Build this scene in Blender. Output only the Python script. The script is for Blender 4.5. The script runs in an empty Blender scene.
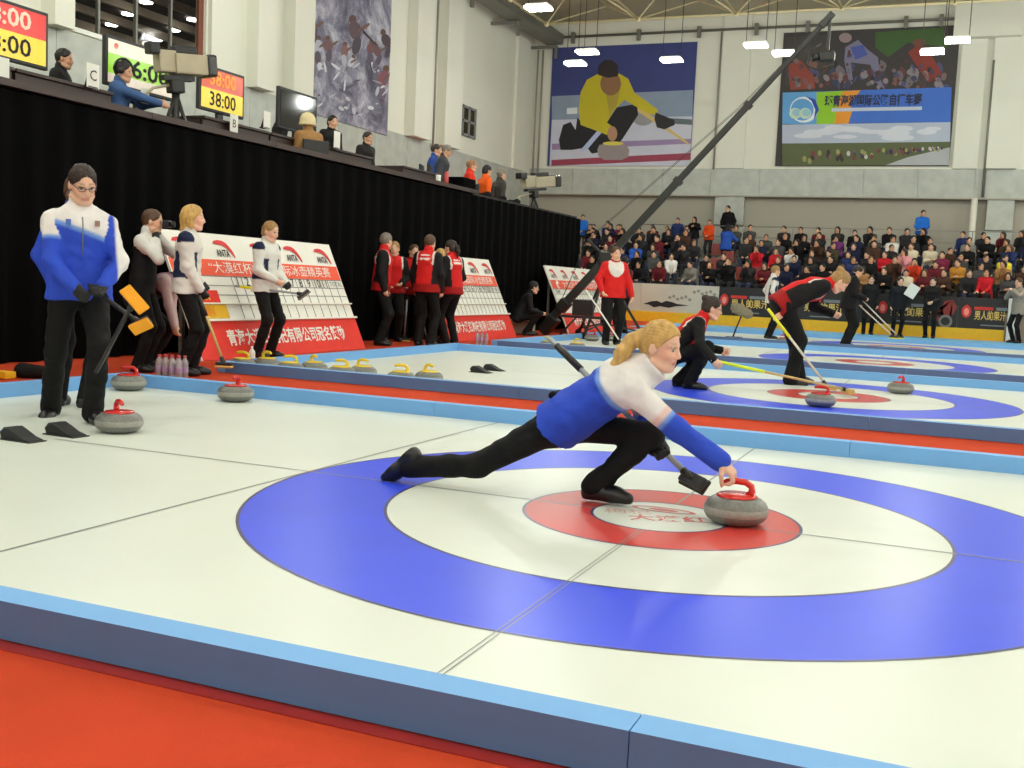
import bpy, bmesh, math, random
import numpy as np
from mathutils import Vector, Matrix

random.seed(7)
SC = bpy.context.scene
COL = SC.collection

# ------------------------------------------------------------------ camera
FPX, YAW, PITCH, ROLL = 1069.9, -0.3881, -0.0933, 0.0459
CAM = np.array([1.1447, -4.6169, 1.0070])
_f = np.array([math.sin(YAW)*math.cos(PITCH), math.cos(YAW)*math.cos(PITCH), math.sin(PITCH)])
_r0 = np.array([math.cos(YAW), -math.sin(YAW), 0.0]); _u0 = np.cross(_r0, _f)
_r = _r0*math.cos(ROLL)+_u0*math.sin(ROLL); _u = -_r0*math.sin(ROLL)+_u0*math.cos(ROLL)
cam = bpy.data.cameras.new('camera'); cam.sensor_width = 36.0; cam.lens = FPX/1024*36.0
cam.clip_start = 0.05; cam.clip_end = 300
camo = bpy.data.objects.new('camera', cam); COL.objects.link(camo)
camo.matrix_world = Matrix(((_r[0], _u[0], -_f[0], CAM[0]), (_r[1], _u[1], -_f[1], CAM[1]), (_r[2], _u[2], -_f[2], CAM[2]), (0, 0, 0, 1)))
SC.camera = camo

# ------------------------------------------------------------------ light set-up
EXPOSURE = 0.0
SC.view_settings.view_transform = 'Standard'; SC.view_settings.look = 'None'
SC.view_settings.gamma = 1.0; SC.view_settings.use_curve_mapping = False
SC.view_settings.exposure = EXPOSURE
W = bpy.data.worlds.new('hall_air'); SC.world = W; W.use_nodes = True
W.node_tree.nodes['Background'].inputs[0].default_value = (0.95, 1.0, 0.93, 1)
W.node_tree.nodes['Background'].inputs[1].default_value = 0.05
LAMP_W = 188.0
LAMP_Z = 8.0
LAMP_COL = (0.955, 1.0, 0.945)
LAMPS = [(-9.2, 21.3), (-9.6, 26.4), (-10.5, 27.9), (-7.4, 27.9), (-4.6, 26.4), (-4.0, 27.6), (0.65, 26.8), (0.0, 28.1)]
for _y in (-6.5, -1.5, 4.0, 9.5, 15.0):
    for _x in (-11.5, -6.0, -0.5, 5.0, 10.5, 16.0):
        LAMPS.append((_x, _y))
for _y in (21.3, 27.0, 32.0):
    for _x in ((5.0, 10.5, 16.0) if _y < 30 else (6.0, 12.0)):
        LAMPS.append((_x, _y))
for _i, (_x, _y) in enumerate(LAMPS):
    l = bpy.data.lights.new('hall_lamp_light', 'POINT'); l.shadow_soft_size = 0.22
    l.energy = LAMP_W*(0.62 if 26.2 < _y < 28.5 and _x < 2 else 1.0); l.color = LAMP_COL
    o = bpy.data.objects.new('hall_lamp_light', l); COL.objects.link(o); o.location = (_x, _y, LAMP_Z-0.26)

# ------------------------------------------------------------------ helpers
def px(u, v, Y=None, Z=None, X=None):
    """point of the hall seen at a pixel of the 1024x768 frame, on a plane X, Y or Z = const"""
    d = _f+(u-512)/FPX*_r-(v-384)/FPX*_u
    ax, val = (1, Y) if Y is not None else ((2, Z) if Z is not None else (0, X))
    return CAM+d*((val-CAM[ax])/d[ax])
def to_px(p):
    d = np.asarray(p, float)-CAM; z = d@_f
    return 512+FPX*(d@_r)/z, 384-FPX*(d@_u)/z

MATS = {}
def lin(c):
    return tuple((x/12.92 if x <= 0.04045 else ((x+0.055)/1.055)**2.4) for x in (v/255.0 for v in c))
def mat(name, rgb, rough=0.6, metal=0.0, var=0.06, scale=8.0, bump=0.0, bscale=60.0, emit=0.0, spec=0.5, coat=0.0, attr=None, stretch=None, alpha=None, trans=0.0):
    """procedural material; rgb is 0-255 sRGB of the thing's own colour"""
    if name in MATS: return MATS[name]
    m = bpy.data.materials.new(name); m.use_nodes = True
    nt = m.node_tree; b = nt.nodes['Principled BSDF']
    c = lin(rgb)
    b.inputs['Roughness'].default_value = rough; b.inputs['Metallic'].default_value = metal
    b.inputs['Specular IOR Level'].default_value = spec
    if coat: b.inputs['Coat Weight'].default_value = coat; b.inputs['Coat Roughness'].default_value = 0.08
    tc = nt.nodes.new('ShaderNodeTexCoord'); mp = nt.nodes.new('ShaderNodeMapping')
    nt.links.new(tc.outputs['Object'], mp.inputs[0])
    if stretch: mp.inputs['Scale'].default_value = stretch
    nz = nt.nodes.new('ShaderNodeTexNoise'); nz.inputs['Scale'].default_value = scale; nz.inputs['Detail'].default_value = 3
    nt.links.new(mp.outputs[0], nz.inputs['Vector'])
    mr = nt.nodes.new('ShaderNodeMapRange'); mr.inputs[1].default_value = 0.25; mr.inputs[2].default_value = 0.75
    mr.inputs[3].default_value = 1-var; mr.inputs[4].default_value = 1+var
    nt.links.new(nz.outputs[0], mr.inputs[0])
    mx = nt.nodes.new('ShaderNodeVectorMath'); mx.operation = 'SCALE'
    if attr:
        at_ = nt.nodes.new('ShaderNodeAttribute'); at_.attribute_name = attr
        nt.links.new(at_.outputs['Color'], mx.inputs[0])
    else:
        mx.inputs[0].default_value = c
    nt.links.new(mr.outputs[0], mx.inputs['Scale'])
    nt.links.new(mx.outputs[0], b.inputs['Base Color'])
    if emit:
        nt.links.new(mx.outputs[0], b.inputs['Emission Color']); b.inputs['Emission Strength'].default_value = emit
    if bump:
        n2 = nt.nodes.new('ShaderNodeTexNoise'); n2.inputs['Scale'].default_value = bscale; n2.inputs['Detail'].default_value = 2
        nt.links.new(mp.outputs[0], n2.inputs['Vector'])
        bp = nt.nodes.new('ShaderNodeBump'); bp.inputs['Strength'].default_value = bump; bp.inputs['Distance'].default_value = 0.01
        nt.links.new(n2.outputs[0], bp.inputs['Height']); nt.links.new(bp.outputs[0], b.inputs['Normal'])
    if trans: b.inputs['Transmission Weight'].default_value = trans
    m.diffuse_color = (*c, 1)
    MATS[name] = m
    return m

class MB:
    """collects shapes into one mesh"""
    def __init__(s): s.v = []; s.f = []; s.m = []; s.sm = []
    def add(s, vs, fs, mi=0, smooth=False):
        o = len(s.v); s.v += [tuple(map(float, p)) for p in vs]
        for f in fs: s.f.append([i+o for i in f]); s.m.append(mi); s.sm.append(smooth)
        return s
    def box(s, c, size, mi=0, R=None, bev=0.0, fm=None):
        hx, hy, hz = size[0]/2, size[1]/2, size[2]/2
        c = np.array(c, float)
        if bev <= 0:
            P = np.array([(x, y, z) for x in (-hx, hx) for y in (-hy, hy) for z in (-hz, hz)])
            F = [(0, 1, 3, 2), (4, 6, 7, 5), (0, 4, 5, 1), (2, 3, 7, 6), (0, 2, 6, 4), (1, 5, 7, 3)]
        else:
            b = min(bev, hx*.9, hy*.9, hz*.9); P = []; F = []
            bm = bmesh.new(); bmesh.ops.create_cube(bm, size=1)
            for v in bm.verts: v.co = (v.co.x*2*hx, v.co.y*2*hy, v.co.z*2*hz)
            bmesh.ops.bevel(bm, geom=bm.edges[:], offset=b, segments=2, affect='EDGES', profile=0.6)
            bm.verts.index_update(); P = np.array([v.co[:] for v in bm.verts]); F = [[v.index for v in f.verts] for f in bm.faces]; bm.free()
        if R is not None: P = P@np.array(R).T
        if fm and bev <= 0:                      # material per face: -x +x -y +y -z +z
            o = len(s.v); s.v += [tuple(p) for p in (P+c)]
            for k, f in enumerate(F): s.f.append([i+o for i in f]); s.m.append(fm[k]); s.sm.append(False)
            return s
        return s.add(P+c, F, mi, False)
    def tube(s, pts, r, mi=0, n=10, caps=True, smooth=True):
        """tube along a polyline; r number or list of radii"""
        pts = [np.array(p, float) for p in pts]; k = len(pts)
        rs = [r]*k if np.isscalar(r) else list(r)
        t0 = pts[1]-pts[0]; t0 = t0/np.linalg.norm(t0)
        a = np.array([0, 0, 1.0]) if abs(t0[2]) < 0.9 else np.array([1.0, 0, 0])
        u = np.cross(t0, a); u /= np.linalg.norm(u)
        V = []
        for i in range(k):
            t = pts[min(i+1, k-1)]-pts[max(i-1, 0)]; t = t/np.linalg.norm(t)
            u = u-t*(u@t); u /= np.linalg.norm(u); w = np.cross(t, u)
            for j in range(n):
                an = 2*math.pi*j/n; V.append(pts[i]+rs[i]*(math.cos(an)*u+math.sin(an)*w))
        F = [(i*n+j, i*n+(j+1) % n, (i+1)*n+(j+1) % n, (i+1)*n+j) for i in range(k-1) for j in range(n)]
        s.add(V, F, mi, smooth)
        if caps:
            o = len(s.v)-len(V)
            s.f.append([o+j for j in reversed(range(n))]); s.m.append(mi); s.sm.append(False)
            s.f.append([o+(k-1)*n+j for j in range(n)]); s.m.append(mi); s.sm.append(False)
        return s
    def lathe(s, prof, c=(0, 0, 0), mi=0, n=32, smooth=True, R=None, mis=None):
        """profile [(radius, z)] spun about z"""
        c = np.array(c, float); V = []; k = len(prof)
        for (r, z) in prof:
            for j in range(n):
                an = 2*math.pi*j/n; V.append((r*math.cos(an), r*math.sin(an), z))
        V = np.array(V)
        if R is not None: V = V@np.array(R).T
        o = len(s.v); s.v += [tuple(p) for p in V+c]
        for i in range(k-1):
            for j in range(n):
                s.f.append([o+i*n+j, o+i*n+(j+1) % n, o+(i+1)*n+(j+1) % n, o+(i+1)*n+j]); s.m.append(mis[i] if mis else mi); s.sm.append(smooth)
        for i, rev in ((0, True), (k-1, False)):
            if prof[i][0] > 1e-5:
                L = [o+i*n+j for j in range(n)]
                s.f.append(L[::-1] if rev else L); s.m.append(mi if not mis else mis[min(i, k-2)]); s.sm.append(False)
        return s
    def poly(s, P2, org, ax, ay, depth=0.002, mi=0):
        """flat outline P2 in the plane (ax, ay) at org, thickness along ax x ay"""
        org = np.array(org, float); ax = np.array(ax, float); ay = np.array(ay, float); nn = np.cross(ax, ay); nn /= np.linalg.norm(nn)
        A = [org+a*ax+b*ay for a, b in P2]; B = [p+nn*depth for p in A]; n = len(A)
        return s.add(A+B, [list(range(n))[::-1], [n+i for i in range(n)]]+[(i, (i+1) % n, n+(i+1) % n, n+i) for i in range(n)], mi)
    def sphere(s, c, r, mi=0, n=12, sc=(1, 1, 1)):
        prof = [(r*math.sin(math.pi*i/(n//2+1)), -r*math.cos(math.pi*i/(n//2+1))) for i in range(n//2+2)]
        V = []
        return s.lathe([(max(a, 1e-6), b*sc[2]) for a, b in prof], c, mi, n)
    def build(s, name, mats, parent=None, base=None):
        me = bpy.data.meshes.new(name)
        V = np.array(s.v)
        if base is not None: V = V-np.array(base)
        me.from_pydata([tuple(p) for p in V], [], s.f)
        for m in (mats if isinstance(mats, (list, tuple)) else [mats]): me.materials.append(m)
        me.polygons.foreach_set('material_index', s.m); me.polygons.foreach_set('use_smooth', s.sm)
        me.update()
        return link(name, me, parent)
def link(name, data, parent=None):
    o = bpy.data.objects.new(name, data); COL.objects.link(o)
    if parent is not None: o.parent = parent
    return o
def thing(name, label, cat, loc=(0, 0, 0), rz=0.0, group=None):
    o = link(name, None); o.empty_display_size = 0.1; o.location = loc; o.rotation_euler = (0, 0, rz)
    return tag(o, label, cat, group)
def tag(o, label=None, cat=None, group=None, kind=None):
    if label: o['label'] = label
    if cat: o['category'] = cat
    if group: o['group'] = group
    if kind: o['kind'] = kind
    return o
def copy_tree(o, parent=None):
    c = o.copy(); COL.objects.link(c)
    if parent is not None: c.parent = parent
    for ch in list(o.children): copy_tree(ch, c)
    return c
TEXTS = []
def text(s, size, org, ax, ay, m, parent, base=(0, 0, 0), name='lettering', bold=0.0, wid=None, depth=0.002, align='CENTER', italic=0.0):
    """flat lettering; org = centre of the line, ax = reading direction, ay = up; wid stretches it to that width"""
    cu = bpy.data.curves.new(name, 'FONT'); cu.body = s; cu.size = size; cu.align_x = align; cu.align_y = 'CENTER'
    cu.offset = bold*size; cu.resolution_u = 2; cu.shear = italic
    o = bpy.data.objects.new(name, cu); COL.objects.link(o)
    TEXTS.append((o, np.array(org, float), np.array(ax, float), np.array(ay, float), m, parent, np.array(base, float), name, wid, depth, size))
def flush_text():
    bpy.context.view_layer.update()
    dg = bpy.context.evaluated_depsgraph_get()
    for (o, org, ax, ay, m, parent, base, name, wid, depth, size) in TEXTS:
        me = bpy.data.meshes.new_from_object(o.evaluated_get(dg))
        n = len(me.vertices); co = np.zeros(n*3, np.float32); me.vertices.foreach_get('co', co); co = co.reshape(-1, 3).astype(float)
        if n and wid:
            w = co[:, 0].max()-co[:, 0].min()
            co[:, 0] *= wid/max(w, 1e-6)
        nn = np.cross(ax, ay)
        V = org-base+co[:, :1]*ax+co[:, 1:2]*ay+nn*depth
        me.vertices.foreach_set('co', V.astype(np.float32).ravel()); me.materials.clear(); me.materials.append(m); me.update()
        link(name, me, parent)
        cu = o.data; bpy.data.objects.remove(o); bpy.data.curves.remove(cu)
    TEXTS.clear()
# ------------------------------------------------------------------ bodies: smooth union of tapered limbs, meshed
V3 = lambda *a: np.array(a, float)
def nrm(v): v = np.asarray(v, float); return v/max(np.linalg.norm(v), 1e-9)
class Cone:
    """tapered capsule a->b, radii ra->rb, widened by s along the unit vector side"""
    op = 'add'
    def __init__(s, a, b, ra, rb, tag_='', side=None, sc=1.0, k=None, op='add'):
        s.a = np.asarray(a, float); s.b = np.asarray(b, float); s.ra = ra; s.rb = rb; s.tag = tag_; s.sc = sc; s.op = op; s.k = k
        s.side = None if side is None or sc == 1 else nrm(side)
    def bounds(s):
        r = max(s.ra, s.rb)*max(s.sc, 1.0)
        return np.minimum(s.a, s.b)-r, np.maximum(s.a, s.b)+r
    def ev(s, X, Y, Z):
        x, y, z = X-s.a[0], Y-s.a[1], Z-s.a[2]
        ab = s.b-s.a
        if s.side is not None:
            q = 1-1/s.sc; sd = s.side; dd = (x*sd[0]+y*sd[1]+z*sd[2])*q
            x = x-dd*sd[0]; y = y-dd*sd[1]; z = z-dd*sd[2]
            ab = ab-sd*(ab@sd)*q
        L2 = max(ab@ab, 1e-12)
        t = np.clip((x*ab[0]+y*ab[1]+z*ab[2])/L2, 0, 1)
        return np.sqrt((x-t*ab[0])**2+(y-t*ab[1])**2+(z-t*ab[2])**2)-(s.ra+(s.rb-s.ra)*t)
    def par(s, P):
        ab = s.b-s.a; return np.clip((P-s.a)@ab/max(ab@ab, 1e-12), 0, 1)
class Ell:
    """ellipsoid with axes (f, l, u)"""
    def __init__(s, c, rad, ax, tag_='', op='add', k=None):
        s.c = np.asarray(c, float); s.rad = rad; s.ax = ax; s.tag = tag_; s.op = op; s.k = k
    def bounds(s):
        r = max(s.rad); return s.c-r, s.c+r
    def ev(s, X, Y, Z):
        x, y, z = X-s.c[0], Y-s.c[1], Z-s.c[2]; k0 = 0; k1 = 0
        for a, r in zip(s.ax, s.rad):
            q = x*a[0]+y*a[1]+z*a[2]; k0 = k0+(q/r)**2; k1 = k1+(q/(r*r))**2
        k0 = np.sqrt(k0); k1 = np.sqrt(k1)+1e-9
        return k0*(k0-1)/k1
    def par(s, P): return np.zeros(len(P))
class Cut:
    """remove everything on the +n side of a plane"""
    op = 'cut'; tag = ''
    def __init__(s, p, n, k=0.004): s.p = np.asarray(p, float); s.n = nrm(n); s.k = k
def sdf_mesh(prims, vox, k=0.03):
    adds = [p for p in prims if p.op == 'add']
    lo = np.min([p.bounds()[0] for p in adds], axis=0)-vox*2.5; hi = np.max([p.bounds()[1] for p in adds], axis=0)+vox*2.5
    n = np.ceil((hi-lo)/vox).astype(int)+1
    ax = [(lo[i]+vox*np.arange(n[i])).astype(np.float32) for i in range(3)]
    D = np.full(n, 10.0, np.float32)
    for p in prims:
        if p.op == 'cut':
            d = (ax[0]-p.p[0])[:, None, None]*p.n[0]+(ax[1]-p.p[1])[None, :, None]*p.n[1]+(ax[2]-p.p[2])[None, None, :]*p.n[2]
            D = np.maximum(D, d.astype(np.float32)); continue
        kk = p.k if p.k else k
        a, b = p.bounds(); mrg = kk+vox*2.2
        i0 = np.clip(np.floor((a-mrg-lo)/vox).astype(int), 0, n-1); i1 = np.clip(np.ceil((b+mrg-lo)/vox).astype(int)+1, 1, n)
        sl = tuple(slice(i0[j], i1[j]) for j in range(3))
        d = p.ev(ax[0][sl[0]][:, None, None], ax[1][sl[1]][None, :, None], ax[2][sl[2]][None, None, :]).astype(np.float32)
        B = D[sl]
        if p.op == 'add':
            h = np.clip(0.5+0.5*(B-d)/kk, 0, 1); D[sl] = B*(1-h)+d*h-kk*h*(1-h)
        else:
            d = -d; h = np.clip(0.5-0.5*(B-d)/kk, 0, 1); D[sl] = B*(1-h)+d*h+kk*h*(1-h)
    # surface nets
    S = D < 0
    nx, ny, nz = n-1
    cnt = np.zeros((nx, ny, nz), np.int8)
    cs = [(i, j, l) for i in (0, 1) for j in (0, 1) for l in (0, 1)]
    for (i, j, l) in cs: cnt += S[i:nx+i, j:ny+j, l:nz+l]
    act = (cnt > 0) & (cnt < 8); idx = np.argwhere(act)
    vid = np.full(act.shape, -1, np.int32); vid[act] = np.arange(len(idx))
    acc = np.zeros((len(idx), 3)); num = np.zeros(len(idx))
    val = {c: D[idx[:, 0]+c[0], idx[:, 1]+c[1], idx[:, 2]+c[2]].astype(float) for c in cs}
    for c in cs:
        for axi in range(3):
            if c[axi]: continue
            c2 = list(c); c2[axi] = 1; c2 = tuple(c2)
            v0, v1 = val[c], val[c2]; m = (v0 < 0) != (v1 < 0)
            t = np.where(m, v0/np.where(m, v0-v1, 1), 0)
            pt = np.tile(np.array(c, float), (len(idx), 1)); pt[:, axi] += t
            acc[m] += pt[m]; num[m] += 1
    P = lo+(idx+acc/num[:, None])*vox
    F = []
    for axi in range(3):
        o1, o2 = (axi+1) % 3, (axi+2) % 3
        sl0 = [slice(None)]*3; sl1 = [slice(None)]*3
        sl0[axi] = slice(0, -1); sl1[axi] = slice(1, None)
        A = S[tuple(sl0)]; Bq = S[tuple(sl1)]
        e = np.argwhere(A != Bq)
        e = e[(e[:, o1] > 0) & (e[:, o2] > 0) & (e[:, o1] < n[o1]-1) & (e[:, o2] < n[o2]-1)]
        if not len(e): continue
        inside = A[e[:, 0], e[:, 1], e[:, 2]]
        def vv(d1, d2):
            q = e.copy(); q[:, o1] += d1; q[:, o2] += d2
            return vid[q[:, 0], q[:, 1], q[:, 2]]
        q = np.stack([vv(-1, -1), vv(0, -1), vv(0, 0), vv(-1, 0)], 1)
        q[~inside] = q[~inside][:, ::-1]
        F.append(q)
    F = np.concatenate(F); F = F[(F >= 0).all(1)]
    return P, F
def near_tag(prims, P):
    """for each point the nearest limb and the position along it"""
    adds = [p for p in prims if p.op == 'add']; best = np.full(len(P), 1e9); bi = np.zeros(len(P), int)
    for i, p in enumerate(adds):
        d = p.ev(P[:, 0], P[:, 1], P[:, 2]); m = d < best; best[m] = d[m]; bi[m] = i
    t = np.zeros(len(P))
    for i, p in enumerate(adds):
        m = bi == i
        if m.any(): t[m] = p.par(P[m])
    return np.array([p.tag for p in adds], object)[bi], t
def blob(name, prims, vox, m, parent, base, k=0.03, color=None, disp=None):
    P, F = sdf_mesh(prims, vox, k)
    if disp is not None: P = disp(P)
    me = bpy.data.meshes.new(name); nf = len(F)
    me.vertices.add(len(P)); me.vertices.foreach_set('co', (P-np.asarray(base)).astype(np.float32).ravel())
    me.loops.add(nf*4); me.loops.foreach_set('vertex_index', F.astype(np.int32).ravel())
    me.polygons.add(nf); me.polygons.foreach_set('loop_start', np.arange(0, nf*4, 4, dtype=np.int32))
    me.polygons.foreach_set('use_smooth', np.ones(nf, bool))
    if color is not None:
        C = np.ones((len(P), 4), np.float32); C[:, :3] = color(P, prims)
        a = me.color_attributes.new('Col', 'FLOAT_COLOR', 'POINT'); a.data.foreach_set('color', C.ravel())
    me.materials.append(m); me.update(calc_edges=True); me.validate()
    return link(name, me, parent)

# ---- skeleton ----
def ik(a, c, l1, l2, hint):
    d = c-a; L = np.linalg.norm(d)
    if L > (l1+l2)*0.999: c = a+d*((l1+l2)*0.999/L); d = c-a; L = np.linalg.norm(d)
    u = d/L; x = (l1*l1-l2*l2+L*L)/(2*L); h = math.sqrt(max(l1*l1-x*x, 0))
    hp = np.asarray(hint, float); hp = hp-u*(hp@u); hp = nrm(hp)
    return a+u*x+hp*h, c
class Pose: pass
def pose(base, yaw, s=1.0, pel=(0, 0, .90), lean=0.05, side=0.0, twist=0.0, hands=None, feet=None, elbow=None, knee=None, head=(0, 0, 0), toes=None, spine=0.50, roundb=0.0):
    """local axes: forward, left, up. hands/feet = (left, right) wrist / ankle targets; head = (yaw, pitch down, roll)"""
    J = Pose(); J.s = s; J.base = np.array(base, float)
    F = V3(math.cos(yaw), math.sin(yaw), 0); L = V3(-math.sin(yaw), math.cos(yaw), 0); U = V3(0, 0, 1)
    W_ = lambda p: J.base+s*(F*p[0]+L*p[1]+U*p[2])
    D_ = lambda p: F*p[0]+L*p[1]+U*p[2]
    J.F, J.L, J.U = F, L, U
    J.pel = W_(pel)
    tl = lean+roundb
    up1 = nrm(D_((math.sin(lean), math.sin(side), math.cos(lean)))); up2 = nrm(D_((math.sin(tl), math.sin(side), math.cos(tl))))
    lt = nrm(D_((-math.sin(twist), math.cos(twist), 0))); lt = nrm(lt-up2*(lt@up2))
    J.up1, J.up2, J.lt = up1, up2, lt; J.fw = np.cross(lt, up2); J.ltp = L
    J.waist = J.pel+s*0.20*up1; J.chest = J.waist+s*0.20*up2; J.neck = J.waist+s*(spine-0.18)*up2
    J.sh = [J.waist+s*(0.245*up2+0.158*lt*q) for q in (1, -1)]
    fh, ph, rh = head
    yaw_h = fh
    hf = nrm(D_((math.cos(yaw_h)*math.cos(ph), math.sin(yaw_h)*math.cos(ph), -math.sin(ph))))
    hl = nrm(D_((-math.sin(yaw_h), math.cos(yaw_h), 0))); hu = np.cross(hf, hl)
    hl, hu = hl*math.cos(rh)+hu*math.sin(rh), hu*math.cos(rh)-hl*math.sin(rh)
    J.hf, J.hl, J.hu = hf, hl, hu
    nu = nrm(up2+hu+0.25*hf); J.hc = J.neck+s*(0.135*nu)+s*0.02*hf
    J.hip = [J.pel+s*(0.092*L*q-0.03*U) for q in (1, -1)]
    J.wr = []; J.el = []; J.an = []; J.kn = []; J.toe = []
    for i, q in enumerate((1, -1)):
        if hands is None or hands[i] is None: t = J.sh[i]+s*(-0.50*U+0.06*q*L+0.05*F)
        else: t = W_(hands[i]) if not isinstance(hands[i], np.ndarray) else hands[i]
        h = D_(elbow[i]) if elbow and elbow[i] is not None else (-0.8*F+0.5*q*L-0.2*U)
        e, w = ik(J.sh[i], t, 0.275*s, 0.245*s, h); J.el.append(e); J.wr.append(w)
        t = W_((0, 0.10*q, 0.085)) if feet is None or feet[i] is None else (W_(feet[i]) if not isinstance(feet[i], np.ndarray) else feet[i])
        h = D_(knee[i]) if knee and knee[i] is not None else (F+0.15*q*L)
        kx, a = ik(J.hip[i], t, 0.42*s, 0.415*s, h); J.kn.append(kx); J.an.append(a)
        td = D_(toes[i]) if toes and toes[i] is not None else D_((1, 0.15*q, 0)); J.toe.append(nrm(td))
    J.hdir = [nrm(J.wr[i]-J.el[i]) for i in (0, 1)]
    J.palm = [None, None]; J.grip = [0.55, 0.55]
    return J
def head_prims(J, big=1.0):
    s = J.s*big; f, l, u, c = J.hf, J.hl, J.hu, J.hc
    q = lambda a, b, d: c+s*(a*f+b*l+d*u); A = (f, l, u); P = []
    P.append(Ell(q(-.010, 0, .025), (.098*s, .075*s, .100*s), A, 'head', k=.02))
    P.append(Ell(q(.030, 0, -.045), (.060*s, .051*s, .070*s), A, 'head', k=.03))
    P.append(Cone(q(.068, .012, -.100), q(.068, -.012, -.100), .017*s, .017*s, 'head', k=.03))
    for b in (1, -1):
        P.append(Cone(q(.080, .014*b, .026), q(.066, .046*b, .022), .011*s, .010*s, 'head', k=.012))
        P.append(Ell(q(.062, .036*b, -.028), (.026*s, .022*s, .024*s), A, 'head', k=.02))
        P.append(Cone(q(.000, .072*b, -.075), q(.055, .035*b, -.100), .012*s, .012*s, 'head', k=.03))
        P.append(Ell(q(.094, .031*b, .006), (.014*s, .017*s, .010*s), A, 'head', op='sub', k=.012))
        P.append(Ell(q(.074, .031*b, .006), (.0125*s, .014*s, .0115*s), A, 'eye', k=.003))
        P.append(Ell(q(-.008, .078*b, -.008), (.021*s, .011*s, .032*s), A, 'head', k=.008))
    P.append(Cone(q(.088, 0, .012), q(.108, 0, -.026), .008*s, .0115*s, 'head', k=.012))
    P.append(Cone(q(.094, .011, -.033), q(.094, -.011, -.033), .008*s, .008*s, 'head', k=.01))
    P.append(Cone(q(.084, .016, -.058), q(.084, -.016, -.058), .0085*s, .0085*s, 'head', k=.008))
    P.append(Cone(q(.082, .014, -.071), q(.082, -.014, -.071), .0085*s, .0085*s, 'head', k=.008))
    P.append(Cone(J.neck-J.s*0.03*J.up2, c+s*(-.025*f-.05*u), .052*s, .050*s, 'neck', k=.03))
    return P
def head_rgb(J, skin, lips=(192, 118, 108), brow=(92, 66, 44), iris=(60, 62, 60), big=1.0):
    sk, lp, br, ir = (np.array(lin(x)) for x in (skin, lips, brow, iris)); s = J.s*big
    def fn(P, prims):
        C = np.tile(sk, (len(P), 1)); d = (P-J.hc)/s; a, b, e = d@J.hf, d@J.hl, d@J.hu
        hd = (np.abs(a) < .14) & (np.abs(b) < .1) & (np.abs(e) < .14)
        m = hd & (a > .055) & (np.abs(e+.0645) < .0105) & (np.abs(b) < .025-.7*np.abs(e+.0645)); C[m] = lp*.75+sk*.25
        m = hd & (a > .04) & (np.abs(e-.035) < .0052) & (np.abs(b) > .012) & (np.abs(b) < .050); C[m] = br*.42+sk*.58
        w = hd & (a > .05) & (np.abs(np.abs(b)-.031) < .0155) & (np.abs(e-.006) < .0082); C[w] = (.55, .52, .47)
        w2 = w & (np.abs(np.abs(b)-.031) < .0072); C[w2] = ir
        w3 = hd & (a > .05) & (np.abs(np.abs(b)-.031) < .017) & (np.abs(e-.0140) < .0032); C[w3] = br*.5+sk*.25
        m = hd & (a > .03) & (np.abs(e+.02) < .035) & (np.abs(b) > .02); C[m & ~w & ~w3] *= np.array((1.03, .93, .92))
        return C
    return fn
def hand_prims(J, i, r=1.0, tagname='hand', full=True):
    """palm, four unequal bent fingers and a thumb; palm = vector the palm faces, grip 0 open .. 1 fist"""
    s = J.s; w = J.wr[i]; d = J.hdir[i]
    pn = J.palm[i]
    if pn is None: pn = -J.L*(1 if i == 0 else -1)*1.0+0.3*J.F
    pn = np.asarray(pn, float); pn = nrm(pn-d*(pn@d)); sd = np.cross(d, pn)*(1 if i == 0 else -1)   # sd points to the thumb side
    g = J.grip[i]; P = []
    P.append(Cone(w-d*.03*s, w+d*.02*s, .027*s*r, .028*s*r, tagname, k=.02))
    P.append(Cone(w+d*.015*s, w+d*.075*s, .022*s*r, .021*s*r, tagname, side=sd, sc=1.75, k=.015))
    if not full:
        P.append(Cone(w+d*.07*s, w+d*.11*s+pn*.04*g*s*2, .020*s*r, .016*s*r, tagname, side=sd, sc=1.6, k=.012)); return P
    for j, (off, ln) in enumerate(((.031, .070), (.0105, .080), (-.0105, .075), (-.030, .060))):
        k0 = w+d*.080*s+sd*off*s; a1 = g*1.35; a2 = a1+g*1.5; a3 = a2+g*1.0
        dr = lambda a: d*math.cos(a)+pn*math.sin(a)
        k1 = k0+dr(a1*.8)*ln*.46*s; k2 = k1+dr(a2)*ln*.32*s; k3 = k2+dr(a3)*ln*.24*s
        P += [Cone(k0-d*.02*s, k0, .0105*s*r, .0100*s*r, tagname, k=.008), Cone(k0, k1, .0100*s*r, .0090*s*r, tagname, k=.004), Cone(k1, k2, .0090*s*r, .0083*s*r, tagname, k=.004), Cone(k2, k3, .0083*s*r, .0070*s*r, tagname, k=.004)]
    t0 = w+d*.025*s+sd*.026*s+pn*.006*s; t1 = t0+nrm(d*.62+sd*.62+pn*(.25+.5*g))*.042*s; t2 = t1+nrm(d*.8+pn*(.25+1.1*g)+sd*(.25-.7*g))*.034*s; t3 = t2+nrm(d*.8+pn*(.2+1.2*g)-sd*(.9*g))*.022*s
    P += [Cone(t0, t1, .0145*s*r, .0115*s*r, tagname, k=.012), Cone(t1, t2, .0115*s*r, .0100*s*r, tagname, k=.005), Cone(t2, t3, .0100*s*r, .0080*s*r, tagname, k=.004)]
    return P
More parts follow.
